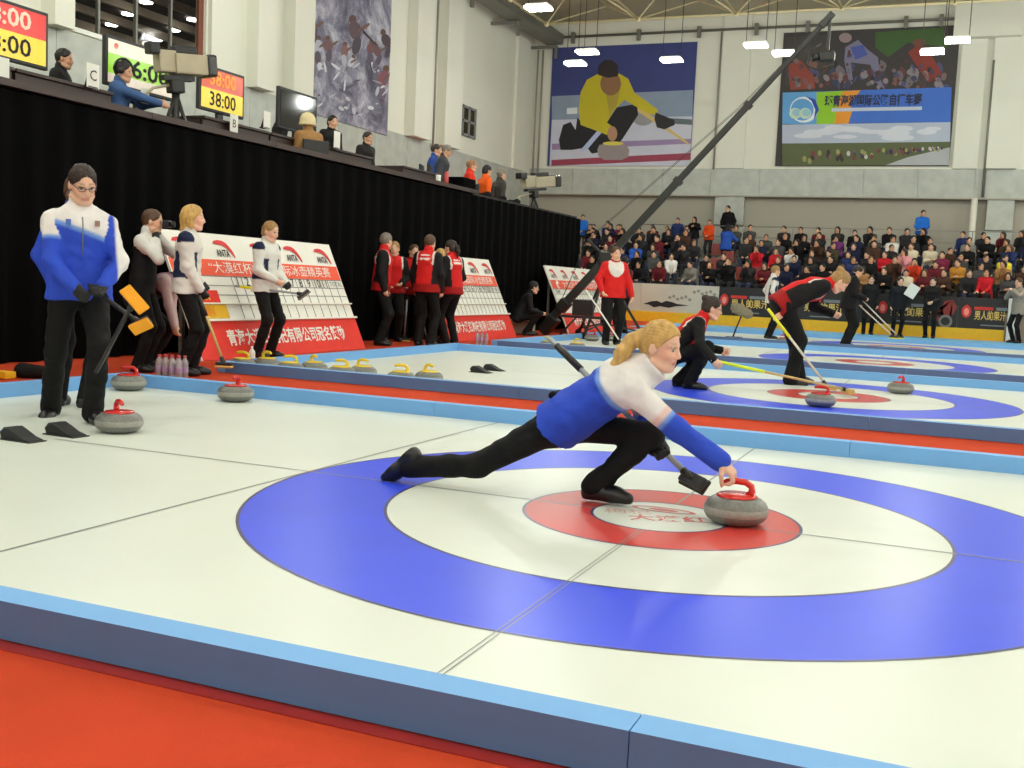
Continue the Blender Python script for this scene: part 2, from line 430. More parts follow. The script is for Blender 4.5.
def torso_prims(J, r=1.0, hem=0.02, fem=True):
    s = J.s; L, lt = J.ltp, J.lt; P = []
    P.append(Cone(J.pel-J.up1*(hem+.13)*s, J.pel+J.up1*.06*s, .136*s*r, .117*s*r, 'torso', side=L, sc=1.50, k=.05))
    P.append(Cone(J.pel+J.up1*.08*s, J.waist, .106*s*r, .102*s*r, 'torso', side=L, sc=1.38, k=.06))
    P.append(Cone(J.waist, J.chest-J.up2*.02*s+J.fw*.010*s, .104*s*r, .116*s*r, 'torso', side=lt, sc=1.42, k=.06))
    P.append(Cone(J.chest-J.up2*.02*s, J.chest+J.up2*.035*s, .108*s*r, .080*s*r, 'torso', side=lt, sc=1.55, k=.05))
    for i in (0, 1): P.append(Cone(J.neck-J.up2*.035*s, J.sh[i], .052*s*r, .058*s*r, 'torso', k=.05))
    P.append(Cut(J.pel-J.up1*(hem+.06)*s, -J.up1))
    return P
def arm_prims(J, r=1.0, cuff=1.0, upto=1.0):
    s = J.s; P = []
    for i in (0, 1):
        P.append(Cone(J.sh[i], J.el[i], .058*s*r, .047*s*r, 'uarm', k=.04))
        if upto > 0.5:
            e = J.el[i]+(J.wr[i]-J.el[i])*upto
            P.append(Cone(J.el[i], e, .047*s*r, .036*s*r*cuff, 'farm', k=.03))
    return P
def leg_prims(J, r=1.0, flare=1.0):
    s = J.s; P = []
    P.append(Cone(J.pel-J.U*.01*s, J.pel+J.up1*.10*s, .112*s*r, .100*s*r, 'hips', side=J.ltp, sc=1.38, k=.06))
    for i in (0, 1):
        an = J.an[i]; sh = nrm(an-J.kn[i])
        P.append(Cone(J.hip[i], J.kn[i], .086*s*r, .060*s*r, 'thigh', k=.05))
        P.append(Cone(J.kn[i], J.kn[i]+(an-J.kn[i])*.45, .058*s*r, .056*s*r, 'shin', k=.04))
        P.append(Cone(J.kn[i]+(an-J.kn[i])*.4, an+sh*.025*s, .056*s*r, .050*s*r*flare, 'shin', k=.03))
    return P
def shoe_prims(J, i, r=1.0):
    s = J.s; a = J.an[i]; t = J.toe[i]; n = getattr(J, 'sole', [None, None])[i]
    n = V3(0, 0, 1) if n is None else nrm(n)                       # up out of the sole
    n = nrm(n-t*(n@t)); b = a-n*.050*s
    P = [Cone(a, b-t*.025*s, .046*s*r, .044*s*r, 'shoe', k=.03), Cone(b-t*.03*s, b+t*.10*s-n*.002*s, .044*s*r, .043*s*r, 'shoe', k=.03),
         Cone(b+t*.09*s-n*.002*s, b+t*.160*s-n*.010*s, .044*s*r, .034*s*r, 'shoe', side=np.cross(n, t), sc=1.15, k=.03)]
    P.append(Cut(a-n*.083*s, -n))
    return P
def hair_prims(J, style, big=1.0):
    s = J.s*big; f, l, u, c = J.hf, J.hl, J.hu, J.hc; A = (f, l, u); q = lambda a, b, d: c+s*(a*f+b*l+d*u); P = []
    grow = 1.0 if style in ('short', 'tied', 'bun', 'ponytail') else 1.05
    P.append(Ell(q(-.014, 0, .029), (.105*s*grow, .083*s*grow, .104*s*grow), A, 'hair'))
    P.append(Cut(q(.075, 0, .046), f*.62-u*.78))
    P.append(Ell(q(.112, 0, -.024), (.095*s, .066*s, .112*s), A, 'face', op='sub', k=.010))
    for b in (1, -1): P.append(Ell(q(.012, .090*b, -.035), (.036*s, .028*s, .050*s), A, 'ear', op='sub', k=.010))
    if style in ('short',): P.append(Cut(q(0, 0, -.068), -u))
    if style in ('tied', 'bun', 'ponytail'): P.append(Ell(q(-.055, 0, -.025), (.055*s, .070*s, .065*s), A, 'hair', k=.03))
    if style == 'bun':
        P.append(Ell(q(-.095, 0, .085), (.045*s, .045*s, .042*s), A, 'hair', k=.012))
    if style == 'ponytail':
        P += [Cone(q(-.105, 0, .030), q(-.135, 0, .012), .022*s, .030*s, 'hair', k=.01), Cone(q(-.135, 0, .012), q(-.150, 0, -.06), .032*s, .034*s, 'hair', k=.02), Cone(q(-.150, 0, -.06), q(-.135, 0, -.16), .034*s, .010*s, 'hair', k=.02)]
    if style in ('bob', 'long'):
        ln = -.105 if style == 'bob' else -.22
        for b in (1, -1):
            P += [Cone(q(-.010, .070*b, .02), q(-.005, .076*b, ln*.8), .030*s, .026*s, 'hair', k=.03)]
        P += [Cone(q(-.06, 0, 0), q(-.075, 0, ln), .065*s, .050*s, 'hair', side=l, sc=1.25, k=.04)]
    return P
def body(J, parent, base, vox, skin, gl=(False, False), full=True, rgb=None, big=1.0, name='body'):
    P = head_prims(J, big)
    P = torso_prims(J, .80)+P+arm_prims(J, .74)+leg_prims(J, .62)
    for i in (0, 1): P += hand_prims(J, i, r=.70 if gl[i] else 1.0, full=full)
    for i in (0, 1):
        a = J.an[i]; n_ = getattr(J, 'sole', [None, None])[i]; n_ = V3(0, 0, 1) if n_ is None else n_
        P.append(Cone(a-n_*.035*J.s, a+J.toe[i]*.07*J.s-n_*.050*J.s, .022*J.s, .018*J.s, 'foot'))
    return blob(name, P, vox, MATS['skin_col'], parent, base, k=.02, color=rgb or head_rgb(J, skin, big=big))
# ------------------------------------------------------------------ materials
M = mat
ICE = M('ice', (222, 229, 220), rough=.34, var=.025, scale=1.3, spec=.35)
def ringmat(n, c): return M(n, c, rough=.32, var=.05, scale=2.2, spec=.35)
BLUE, RED, WHT = ringmat('ring_blue', (54, 80, 240)), ringmat('ring_red', (206, 66, 60)), ringmat('ring_white', (222, 229, 220))
LINE = M('ice_line', (138, 142, 138), rough=.3)
EDGE = M('ring_edge', (70, 66, 110), rough=.3)
CARPET = M('red_carpet', (192, 68, 40), rough=.95, var=.07, scale=3, bump=.25, bscale=180, spec=.1)
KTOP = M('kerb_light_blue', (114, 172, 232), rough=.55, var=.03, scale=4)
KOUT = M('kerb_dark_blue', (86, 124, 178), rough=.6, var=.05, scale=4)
WALLW = M('white_plaster', (222, 222, 208), rough=.8, var=.02, scale=.6)
WALLG = M('grey_plaster', (168, 163, 150), rough=.85, var=.03, scale=.6)
MARB = M('marble', (178, 182, 174), rough=.45, var=.12, scale=3.2, spec=.4)
CEIL = M('ceiling_panel', (176, 168, 140), rough=.8, var=.05, scale=.8)
TRUSS = M('truss_paint', (214, 202, 160), rough=.6)
STEEL = M('grey_steel', (120, 120, 112), rough=.5, metal=.3)
DKST = M('dark_steel', (42, 42, 40), rough=.45, metal=.2)
BLKC = M('black_curtain', (5, 5, 6), rough=.95, var=.25, scale=1.5, spec=.06)
BLK = M('black_plastic', (16, 16, 17), rough=.45)
CONC = M('concrete', (140, 138, 130), rough=.9, var=.08)
DESK = M('dark_desk_wood', (52, 34, 30), rough=.45, var=.15, scale=4, stretch=(1, .15, 3))
WHITE = M('white_board', (232, 232, 224), rough=.6, var=.02)
SRED = M('sign_red', (222, 44, 26), rough=.6); SORG = M('sign_orange_red', (232, 84, 52), rough=.6)
YEL = M('yellow_board', (228, 178, 20), rough=.55)
GOLD = M('gold_print', (214, 182, 92), rough=.5)
BPRINT = M('black_print', (20, 20, 22), rough=.7); WPRINT = M('white_print', (238, 236, 230), rough=.7); GPRINT = M('grey_print', (120, 124, 128), rough=.7)
LAMPM = M('lamp_glow', (255, 252, 240), rough=.5, emit=14.0)
M('skin_col', (220, 178, 150), rough=.55, var=.03, scale=30, attr='Col', spec=.35)
FABRIC = M('fabric_col', (128, 128, 128), rough=.75, var=.06, scale=14, bump=1.0, bscale=11, attr='Col', spec=.25)
BLKF = M('black_cloth', (14, 14, 16), rough=.8, var=.25, scale=9, bump=1.0, bscale=10, spec=.25)
SHOEM = M('black_leather', (18, 18, 20), rough=.35, var=.1)
GLOVE = M('black_glove', (17, 18, 20), rough=.6)

V3_ = lambda *a: np.array(a, float)
XL, YB, ZC, YF, XR, PITCHY = -15.3, 36.5, 11.4, -9.0, 20.0, 6.84
def struct(name, mb, m, parent=None):
    o = mb.build(name, m, parent)
    if parent is None: o['kind'] = 'structure'
    return o
# ---------------------------------------------------------------- floor, ice, kerbs
struct('floor', MB().box(((XL+XR)/2, (YB+YF)/2, -.05), (XR-XL, YB-YF, .092)), CARPET)
blue_floor = M('blue_floor_mat', (104, 176, 222), rough=.5)
struct('trim_1', MB().box((4.0, 26.2, 0.002), (22, 5.4, .008)), blue_floor)
def disc(mb, c, r0, r1, z, n=96, mi=0):
    V = []; 
    for j in range(n):
        a = 2*math.pi*j/n
        V += [(c[0]+r0*math.cos(a), c[1]+r0*math.sin(a), z), (c[0]+r1*math.cos(a), c[1]+r1*math.sin(a), z)]
    if r0 <= 0: return mb.add([V[2*j+1] for j in range(n)], [list(range(n))], mi)
    return mb.add(V, [(2*j, 2*j+1, (2*j+3) % (2*n), (2*j+2) % (2*n)) for j in range(n)], mi)
XBS, XE, HWS = [-5.25, -5.5, -5.5, -5.5], 18.0, [2.45, 2.64, 2.64, 2.64]
SEAM = float(px(640, 717, Z=.105)[0])
for k in range(4):
    yc = k*PITCHY; XB, HW = XBS[k], HWS[k]
    sh = struct('ice_sheet', MB().box(((XB+XE)/2, yc, -.002), (XE-XB, 2*HW, .012)), ICE)
    z = .0045
    rings = [('blue_ring', 1.22, 1.83, BLUE), ('white_ring', .61, 1.22, WHT), ('red_ring', .305, .61, RED), ('button', 0, .305, WHT)]
    for nm, r0, r1, m in rings: disc(MB(), (0, yc), r0, r1, z).build(nm, m, sh)
    eg = MB()
    for r in (1.83, 1.22, .61, .305): disc(eg, (0, yc), r-.007, r+.007, z+.0006)
    eg.build('ring_edge_line', EDGE, sh)
    if k == 0:
        LR = M('ice_logo_red', (206, 92, 84), rough=.35)
        lo = MB(); n_ = 40
        for j in range(n_):
            a0, a1 = 2*math.pi*j/n_, 2*math.pi*(j+1)/n_
            lo.add([(-.02+.150*math.cos(a0), .14+.055*math.sin(a0), z+.0012), (-.02+.150*math.cos(a1), .14+.055*math.sin(a1), z+.0012), (-.02+.125*math.cos(a1), .14+.038*math.sin(a1), z+.0012), (-.02+.125*math.cos(a0), .14+.038*math.sin(a0), z+.0012)], [(0, 1, 2, 3)])
        lo.poly([(.07*math.cos(j*.45), .022*math.sin(j*.45)) for j in range(14)], (-.02, .14, z+.0008), (1, 0, 0), (0, 1, 0), .0004)
        lo.build('ice_logo', LR, sh)
        text('大漠红', .12, (.05, -.04, z), V3_(.92, .38, 0), V3_(-.38, .92, 0), LR, sh, bold=.02, depth=.0014); text('枸杞', .11, (-.15, .0, z), V3_(.92, .38, 0), V3_(-.38, .92, 0), M('ice_logo_pale', (222, 176, 166), rough=.35), sh, depth=.0014)
    ln = MB(); q = z+.0012
    def strip(x0, y0, x1, y1): ln.add([(x0, y0, q), (x1, y0, q), (x1, y1, q), (x0, y1, q)], [(0, 1, 2, 3)])
    strip(-.010, yc-HW, -.006, yc-.305); strip(.006, yc-HW, .010, yc-.305); strip(-.006, yc+.305, .006, yc+HW); 
    ln.build('tee_line', LINE, sh)
    ln = MB(); strip(-1.846, yc-HW, -1.832, yc+HW); ln.build('back_line', LINE, sh)
    ln = MB(); strip(-3.55, yc-.007, -.305, yc+.007); strip(.305, yc-.007, XE, yc+.007); ln.build('centre_line', LINE, sh)
# kerbs: foam boards 10 x 10 cm laid end to end round each sheet
ORD = ['nearest', 'second', 'third', 'farthest']
KW, KH = .10, .105
def kerb(k, side, label):
    XB, HW = XBS[k], HWS[k]; yc = k*PITCHY; root = thing('foam_kerb', label, 'kerb', (0, 0, 0), group='foam kerbs round the curling sheets')
    if side == 'end':
        segs = [(yc-HW-KW, yc-.6), (yc-.6, yc+HW+KW)]
        for a, b in segs:
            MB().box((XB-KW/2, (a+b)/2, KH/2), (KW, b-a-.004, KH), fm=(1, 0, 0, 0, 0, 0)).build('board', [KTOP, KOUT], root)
        return
    y = yc+(-1 if side == 'near' else 1)*(HW+KW/2)
    L = 2.95; x0 = SEAM; xs = [SEAM+L*i for i in range(-2, 7)]; xs = [XB]+[x for x in xs if XB+.4 < x < XE-.3]+[XE]
    for a, b in zip(xs, xs[1:]):
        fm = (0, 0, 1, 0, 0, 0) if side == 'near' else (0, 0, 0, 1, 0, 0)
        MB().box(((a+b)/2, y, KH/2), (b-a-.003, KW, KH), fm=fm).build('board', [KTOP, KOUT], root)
for k in range(4):
    kerb(k, 'near', f'long blue foam kerb on the camera side of the {ORD[k]} curling sheet')
    kerb(k, 'far', f'long light blue foam kerb on the far side of the {ORD[k]} curling sheet')
    kerb(k, 'end', f'short blue foam kerb behind the hack end of the {ORD[k]} sheet')
# long strip paints the kerb's shade on the carpet; two short pieces are tape
SHADE_TAPE = M('red_shade_and_tape', (150, 26, 18), rough=.5)
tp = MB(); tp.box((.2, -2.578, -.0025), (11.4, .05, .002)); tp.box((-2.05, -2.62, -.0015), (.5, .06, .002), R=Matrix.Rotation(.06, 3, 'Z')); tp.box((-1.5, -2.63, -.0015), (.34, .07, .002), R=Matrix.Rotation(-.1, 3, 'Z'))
tag(tp.build('kerb_shade_and_tape', SHADE_TAPE), 'dark red painted shade strip with two tape pieces beside the nearest kerb', 'tape')
# ---------------------------------------------------------------- walls
OPEN0, OPEN1 = px(61, 30, X=XL)[1], px(206, 40, X=XL)[1]; SILL = 5.55; WT = 7.3
wl = MB()
def wbox(mb, y0, y1, z0, z1, x=XL, th=.3): mb.box((x-th/2, (y0+y1)/2, (z0+z1)/2), (th, y1-y0, z1-z0))
wbox(wl, YF, OPEN0, 0, ZC); wbox(wl, OPEN1, YB, 0, ZC); wbox(wl, OPEN0, OPEN1, 0, SILL); wbox(wl, OPEN0, OPEN1, WT, ZC)
wall_left = struct('wall_left', wl, WALLW)
wall_back = struct('wall_back', MB().box(((XL+XR)/2, YB+.45, ZC/2), (XR-XL+.6, .3, ZC)), WALLG)
ub = MB().box(((XL+XR)/2, YB+.15, (4.75+ZC)/2), (XR-XL, .30, ZC-4.75))
ub.build('upper_wall', WALLW, wall_back)
struct('wall_right', MB().box((XR+.15, (YF+YB)/2, ZC/2), (.3, YB-YF, ZC)), WALLW)
struct('wall_front', MB().box(((XL+XR)/2, YF-.15, ZC/2), (XR-XL+.6, .3, ZC)), WALLW)
ceiling = struct('ceiling', MB().box(((XL+XR)/2, (YF+YB)/2, ZC+.1), (XR-XL+.6, YB-YF+.6, .2)), CEIL)
# marble dado slabs
yy = YF; i = 0
while yy < YB-.1:
    y1 = min(yy+2.05, YB)
    MB().box((XL+.02, (yy+y1)/2, (2.25+5.5)/2), (.04, y1-yy-.015, 5.5-2.25)).build('marble_slab', MARB, wall_left); yy = y1
xx = XL
while xx < XR-.1:
    x1 = min(xx+1.86, XR)
    MB().box(((xx+x1)/2, YB-.02, (4.72+5.72)/2), (x1-xx-.015, .04, 1.0)).build('marble_slab', MARB, wall_back); xx = x1
MB().box((.0, YB-.03, 4.70), (XR-XL, .10, .05)).build('ledge', WALLG, wall_back)
# marble piers below the ledge, seen between the recessed bays
for u0, u1 in ((714, 743), (986, 1013)):
    a, b = px(u0, 220, Y=YB)[0], px(u1, 220, Y=YB)[0]
    for z0, z1 in ((0, 1.9), (1.92, 3.6), (3.62, 4.68)):
        MB().box(((a+b)/2, YB+.15, (z0+z1)/2), (b-a, .34, z1-z0-.015)).build('marble_slab', MARB, wall_back)
# pilasters of the left wall
for u0, u1, d in ((41, 61, .35), (207, 231, .12), (246, 264, .35), (283, 303, .35), (407, 424, .35), (438, 455, .35), (516, 527, .1)):
    a, b = px(u0, 60, X=XL)[1], px(u1, 60, X=XL)[1]
    MB().box((XL+d/2, (a+b)/2, (5.5+ZC)/2), (d, b-a, ZC-5.5)).build('pilaster', WALLW, wall_left)
for u0, u1, d in ((720, 748, .10), (958, 983, .12), (990, 1022, .2)):
    a, b = px(u0, 100, Y=YB)[0], px(u1, 100, Y=YB)[0]
    MB().box(((a+b)/2, YB-d/2, (5.73+ZC)/2), (b-a, d, ZC-5.73)).build('pilaster', WALLW, wall_back)
# box-shaped bulkhead upper right
a, b = px(954, 30, Y=YB)[0], px(1022, 30, Y=YB)[0]
MB().box(((a+b)/2, YB-.25, 10.72), (b-a, .5, 1.15)).build('bulkhead', WALLW, wall_back)
# the dark room behind the upper window
window_1 = struct('window_1', MB().box((XL-.15, (OPEN0+OPEN1)/2, SILL+.04), (.44, OPEN1-OPEN0, .09)), WHITE)
DKROOM = M('dark_room', (58, 42, 34), rough=.8); BEAM = M('room_beam', (190, 176, 156), rough=.7); GLASSM = M('window_frame_brown', (120, 66, 46), rough=.5)
dr = MB(); cy = (OPEN0+OPEN1)/2+2.5; wy = OPEN1-OPEN0+9; RD = 14.0; RC = 7.45
dr.box((XL-.3-RD, cy, 6.0), (.1, wy, 3.6)); dr.box((XL-.3-RD/2, cy-wy/2, 6.0), (RD, .1, 3.6)); dr.box((XL-.3-RD/2, cy+wy/2, 6.0), (RD, .1, 3.6)); dr.box((XL-.3-RD/2, cy, 4.3), (RD, wy, .1)); dr.box((XL-.3-RD/2, cy, RC+.05), (RD, wy, .1))
rm = dr.build('inner_room', DKROOM, window_1)
for i in range(9):
    MB().box((XL-1.6-1.35*i, cy, RC-.10), (.13, wy-.2, .20)).build('beam', BEAM, window_1)
    for j in range(6):
        MB().lathe([(.16, -.03), (.16, 0)], (XL-2.3-1.35*i, OPEN0-.3+(j+.5*(i % 2))*1.75, RC-.02), n=12).build('downlight', LAMPM, window_1)
for i, f in enumerate((0, .25, .5, .75, 1)):
    y = OPEN0+f*(OPEN1-OPEN0); w = .16 if i in (0, 4) else .05
    MB().box((XL-.12, y+(w/2 if i == 0 else (-w/2 if i == 4 else 0)), (SILL+WT)/2), (.08, w, WT-SILL)).build('window_frame', GLASSM if i in (0, 4) else STEEL, window_1)
PANE = bpy.data.materials.new('window_glass'); PANE.use_nodes = True
_b = PANE.node_tree.nodes['Principled BSDF']; _b.inputs['Alpha'].default_value = .10; _b.inputs['Roughness'].default_value = .03; _b.inputs['Base Color'].default_value = (.03, .03, .03, 1)
for i in range(4):
    a, b = OPEN0+(i*.25)*(OPEN1-OPEN0), OPEN0+(i*.25+.25)*(OPEN1-OPEN0)
    MB().box((XL-.12, (a+b)/2, (SILL+WT)/2), (.012, b-a-.05, WT-SILL)).build('pane', PANE, window_1)
# small grey window near the corner
a, b = px(455, 103, X=XL), px(473, 138, X=XL)
y0, y1, z0, z1 = a[1], b[1], b[2], a[2]
window_2 = struct('window_2', MB().box((XL+.02, (y0+y1)/2, (z0+z1)/2), (.05, y1-y0, z1-z0)), M('dark_pane', (26, 28, 28), rough=.2))
FRG = M('window_frame_grey', (138, 140, 140), rough=.5)
for i in range(4):
    y = y0+(y1-y0)*i/3; MB().box((XL+.06, y, (z0+z1)/2), (.06, .10, z1-z0+.1)).build('window_frame', FRG, window_2)
for i in range(3):
    z = z0+(z1-z0)*i/2; MB().box((XL+.06, (y0+y1)/2, z), (.06, y1-y0, .08)).build('window_frame', FRG, window_2)
# pipes on the walls
def pipe(pts, r, label, m=None): tag(MB().tube(pts, r, n=8).build('wall_pipe', m or WALLW), label, 'pipe', 'pipes on the hall walls')
PIPEG = M('pipe_grey', (150, 150, 140), rough=.5, metal=.2)
y = px(269, 60, X=XL)[1]; pipe([(XL+.12, y, 5.6), (XL+.12, y, ZC)], .035, 'thin grey pipe left of the dark splash poster', PIPEG)
y = px(433, 60, X=XL)[1]; pipe([(XL+.12, y, 5.3), (XL+.12, y, ZC)], .04, 'thin grey pipe just left of the small barred window', PIPEG)
for u, nm in ((521, 'wall corner pipe nearest the left wall'), (537, 'second slim pipe left of the curling poster'), (542, 'third slim pipe, closest to the curling poster')):
    x = px(u, 100, Y=YB)[0]; pipe([(x, YB-.1, 5.5), (x, YB-.1, 10.4)], .04, 'vertical '+nm, PIPEG)
x = px(718, 100, Y=YB)[0]; pipe([(x, YB-.08, 5.7), (x, YB-.08, 10.8)], .03, 'vertical grey pipe right of the curling poster', PIPEG)
x = px(983, 100, Y=YB)[0]; pipe([(x, YB-.2, .5), (x, YB-.2, 4.7)], .11, 'thick white drainpipe on the lower back wall'); pipe([(x+.25, YB-.16, 4.75), (x+.25, YB-.16, 9.4)], .05, 'dark vertical conduit right of the cycling poster', STEEL)
pipe([(XL+.3, YB-.14, 10.86), (XR-.3, YB-.14, 10.86)], .05, 'long horizontal pipe high across the back wall', STEEL)
for u in (575, 640, 700, 757, 808, 905, 940):
    p = px(u, 40, Y=YB)
    tag(MB().box((p[0], YB-.16, 10.95), (.10, .28, .10)).box((p[0], YB-.22, 10.80), (.14, .12, .42)).build('pipe_bracket', STEEL), f'grey steel bracket on the high back wall pipe, {"first second third fourth fifth sixth seventh".split()[[575,640,700,757,808,905,940].index(u)]} from the left', 'bracket', 'brackets of the high back wall pipe')
# cable tray along the left wall, by the ceiling
ct = thing('cable_tray', 'grey steel cable tray under the ceiling along the left wall', 'cable tray')
MB().box((XL+1.0, 22, 10.55), (.7, 28, .12)).build('tray', STEEL, ct)
MB().box((XL+.66, 22, 10.72), (.05, 28, .3)).build('side_rail', STEEL, ct); MB().box((XL+1.34, 22, 10.72), (.05, 28, .3)).build('side_rail', STEEL, ct)
for i in range(7):
    y = 12+4.0*i; MB().box((XL+.55, y, 10.42), (1.1, .1, .1)).box((XL+1.08, y, 10.2), (.1, .14, .5)).build('bracket', STEEL, ct)
# ---------------------------------------------------------------- roof space frame
NX, NY = 6, 6
tr = thing('roof_truss', 'cream painted steel space-frame truss under the hall ceiling', 'truss', (0, 0, 0))
zb, zt = 10.35, 11.32; xs = [-13.2+3.4*i for i in range(9)]; ys = [15.2+3.4*i for i in range(6)]
for x in xs: MB().tube([(x, ys[0], zb), (x, ys[-1], zb)], .045, n=8).build('bottom_chord', TRUSS, tr)
for y in ys: MB().tube([(xs[0], y, zb), (xs[-1], y, zb)], .045, n=8).build('bottom_chord', TRUSS, tr)
for x in [xs[0]-1.7]+[x+1.7 for x in xs]: MB().tube([(x, ys[0]-1.7, zt), (x, ys[-1]+1.7 if ys[-1]+1.7 < YB else YB-.1, zt)], .05, n=8).build('top_chord', TRUSS, tr)
for x in xs:
    for y in ys:
        for dx in (-1.7, 1.7):
            for dy in (-1.7, 1.7):
                yy = min(y+dy, YB-.1); MB().tube([(x, y, zb), (x+dx, yy, zt)], .028, n=6, caps=False).build('web_strut', TRUSS, tr)
        MB().sphere((x, y, zb), .10, n=10).build('node', TRUSS, tr)
# ---------------------------------------------------------------- hall lamps
LW = ['directly above the wall corner', 'upper lamp in front of the curling poster', 'lower left lamp in front of the curling poster', 'right lamp in front of the curling poster', 'left lamp between the two back-wall posters', 'lamp beside the jib arm tip', 'larger lamp over the cycling poster edge', 'smaller lamp on the cycling poster']
for i, (x, y) in enumerate(LAMPS):
    t = thing('hall_lamp', ('bright hanging hall lamp, '+LW[i]) if i < 8 else "hanging hall lamp overhead, outside the picture", 'lamp', (x, y, LAMP_Z), group='hanging hall lamps' if i < 8 else 'hall lamps outside the picture')
    MB().box((0, 0, .045), (.60, .40, .07), bev=.02).build('housing', WHITE, t)
    for q in (-.21, 0, .21): MB().box((q, 0, -.012), (.20, .44, .05)).build('lamp_tube', LAMPM, t)
    MB().tube([(-.28, 0, .12), (-.28, 0, 2.55 if y > 12 else 3.3)], .012, n=5).tube([(.28, 0, .12), (.28, 0, 2.55 if y > 12 else 3.3)], .012, n=5).build('wire', DKST, t)
# ---------------------------------------------------------------- curling stones
GRAN = M('granite', (112, 114, 110), rough=.35, var=.22, scale=70, spec=.5)
GRBAND = M('granite_band', (150, 150, 144), rough=.6, var=.14, scale=60)
HRED = M('handle_red', (206, 32, 26), rough=.25, coat=.4, var=.02); HYEL = M('handle_yellow', (236, 206, 40), rough=.3, coat=.3, var=.02)
def stone(x, y, rz, color, label, group=None):
    t = thing('curling_stone', label, 'curling stone', (x, y, .004), rz, group)
    prof = [(.055, 0), (.075, .001), (.105, .010), (.127, .026), (.1385, .046), (.1415, .060), (.1385, .078), (.127, .098), (.108, .113), (.085, .121), (.03, .123), (1e-5, .123)]
    mis = [0, 0, 0, 0, 1, 1, 0, 0, 0, 0, 0]
    MB().lathe(prof, n=40, mis=mis).build('granite_body', [GRAN, GRBAND], t)
    h = MB().lathe([(.088, .119), (.090, .125), (.080, .131), (.03, .134), (1e-5, .134)], n=28)
    h.tube([(.052, 0, .126), (.064, 0, .146), (.060, 0, .168), (.036, 0, .184), (-.004, 0, .188), (-.045, 0, .182), (-.062, 0, .176)], [.019, .016, .0145, .0145, .015, .0145, .010], n=12)
    h.build('handle', color, t)
    return t
HS = (.324, .056)
stone(HS[0], HS[1], 0.15, HRED, 'red-handled granite curling stone under the hand of the lunging player')
stone(-3.475, .43, 2.6, HRED, 'red-handled curling stone at the feet of the standing player with glasses')
stone(-3.95, 2.20, 1.9, HRED, 'red-handled curling stone against the far kerb below the broom of the white and navy player')
stone(-5.02, 2.22, .4, HRED, 'curling stone half hidden behind the legs of the standing player with glasses')
stone(.058, 5.61, .1, HRED, 'red-handled curling stone beside the brush head on the second sheet')
stone(.66, 7.82, 1.2, HRED, 'red-handled curling stone standing alone on the blue ring of the second sheet')
for u, v, lb in ((592, 338, 'left of two red-handled stones behind the player in the red and white jacket'), (611, 338, 'right of two red-handled stones behind the player in the red and white jacket')):
    p = px(u, v, Z=.06); stone(p[0], p[1], 1.0, HRED, lb)
p = px(783, 341, Z=.06); stone(p[0], p[1], 1.0, HRED, 'curling stone on the third sheet under the furry microphone')
YO = 'leftmost;second from the left;third from the left;fourth from the left;fifth from the left;sixth from the left;second from the right;rightmost'.split(';')
for i, (u, v) in enumerate(((242, 364), (267, 366), (290, 367), (314, 369), (341, 371), (363, 373), (401, 376), (429, 378))):
    yq_ = 4.38+.24*(i % 2); p = px(u, v-4*(i % 2), Y=yq_); stone(p[0], yq_, (.3, 2.9, .5, 2.6, .2, 3.0, .2, 2.7)[i], HYEL, f'yellow-handled stone behind the second kerb, {YO[i]} of the row', 'yellow-handled stones lined up on the second sheet')
for i, (u, v) in enumerate(((548, 345), (577, 345))):
    p = px(u, v, Y=11.35); stone(p[0], 11.35, (.3, 2.5)[i], HYEL, ('left' if i == 0 else 'right')+' yellow-handled stone of the pair on the third sheet', 'yellow-handled stones on the third sheet')
# ---------------------------------------------------------------- hacks
RUB = M('black_rubber', (28, 29, 31), rough=.6, var=.2, scale=20)
def hack(p, rz, label, group):
    t = thing('starting_hack', label, 'hack', (p[0], p[1], .004), rz, group)
    m = MB(); prof = [(-.10, 0), (.11, 0), (.105, .012), (.05, .028), (.0, .055), (-.05, .075), (-.095, .07), (-.115, .045)]
    V = []
    for yq, sc in ((-.052, .8), (-.042, 1), (.042, 1), (.052, .8)):
        V += [(x, yq, z*(sc if sc == 1 else .86)) for x, z in prof]
    n = len(prof); F = [(i*n+j, i*n+(j+1) % n, (i+1)*n+(j+1) % n, (i+1)*n+j) for i in range(3) for j in range(n)]+[list(range(n))[::-1], [3*n+j for j in range(n)]]
    m.add(V, [f[::-1] for f in F]); m.build('foothold', RUB, t)
    MB().box((0, 0, .003), (.25, .12, .006)).build('base_plate', DKST, t)
    return t
for (u, v), lb in (((22, 441), 'left black rubber hack behind the nearest house'), ((66, 436), 'right black rubber hack behind the nearest house')):
    hack(px(u, v, Z=0), -.05, lb, 'hacks of the nearest sheet')
p = px(3, 432, Z=0.002); tag(MB().box((p[0]-.25, p[1]-.02, .004), (.5, .03, .004), R=Matrix.Rotation(.1, 3, 'Z')).build('blue_strap', M('strap_blue', (60, 80, 190))), 'thin blue strap on the ice leading to the left hack', 'strap')
for (u, v), lb in (((481, 373), 'left small black hack on the second sheet'), ((494, 371), 'right small black hack on the second sheet')):
    hack(px(u, v, Z=0), -.05, lb, 'hacks of the second sheet')
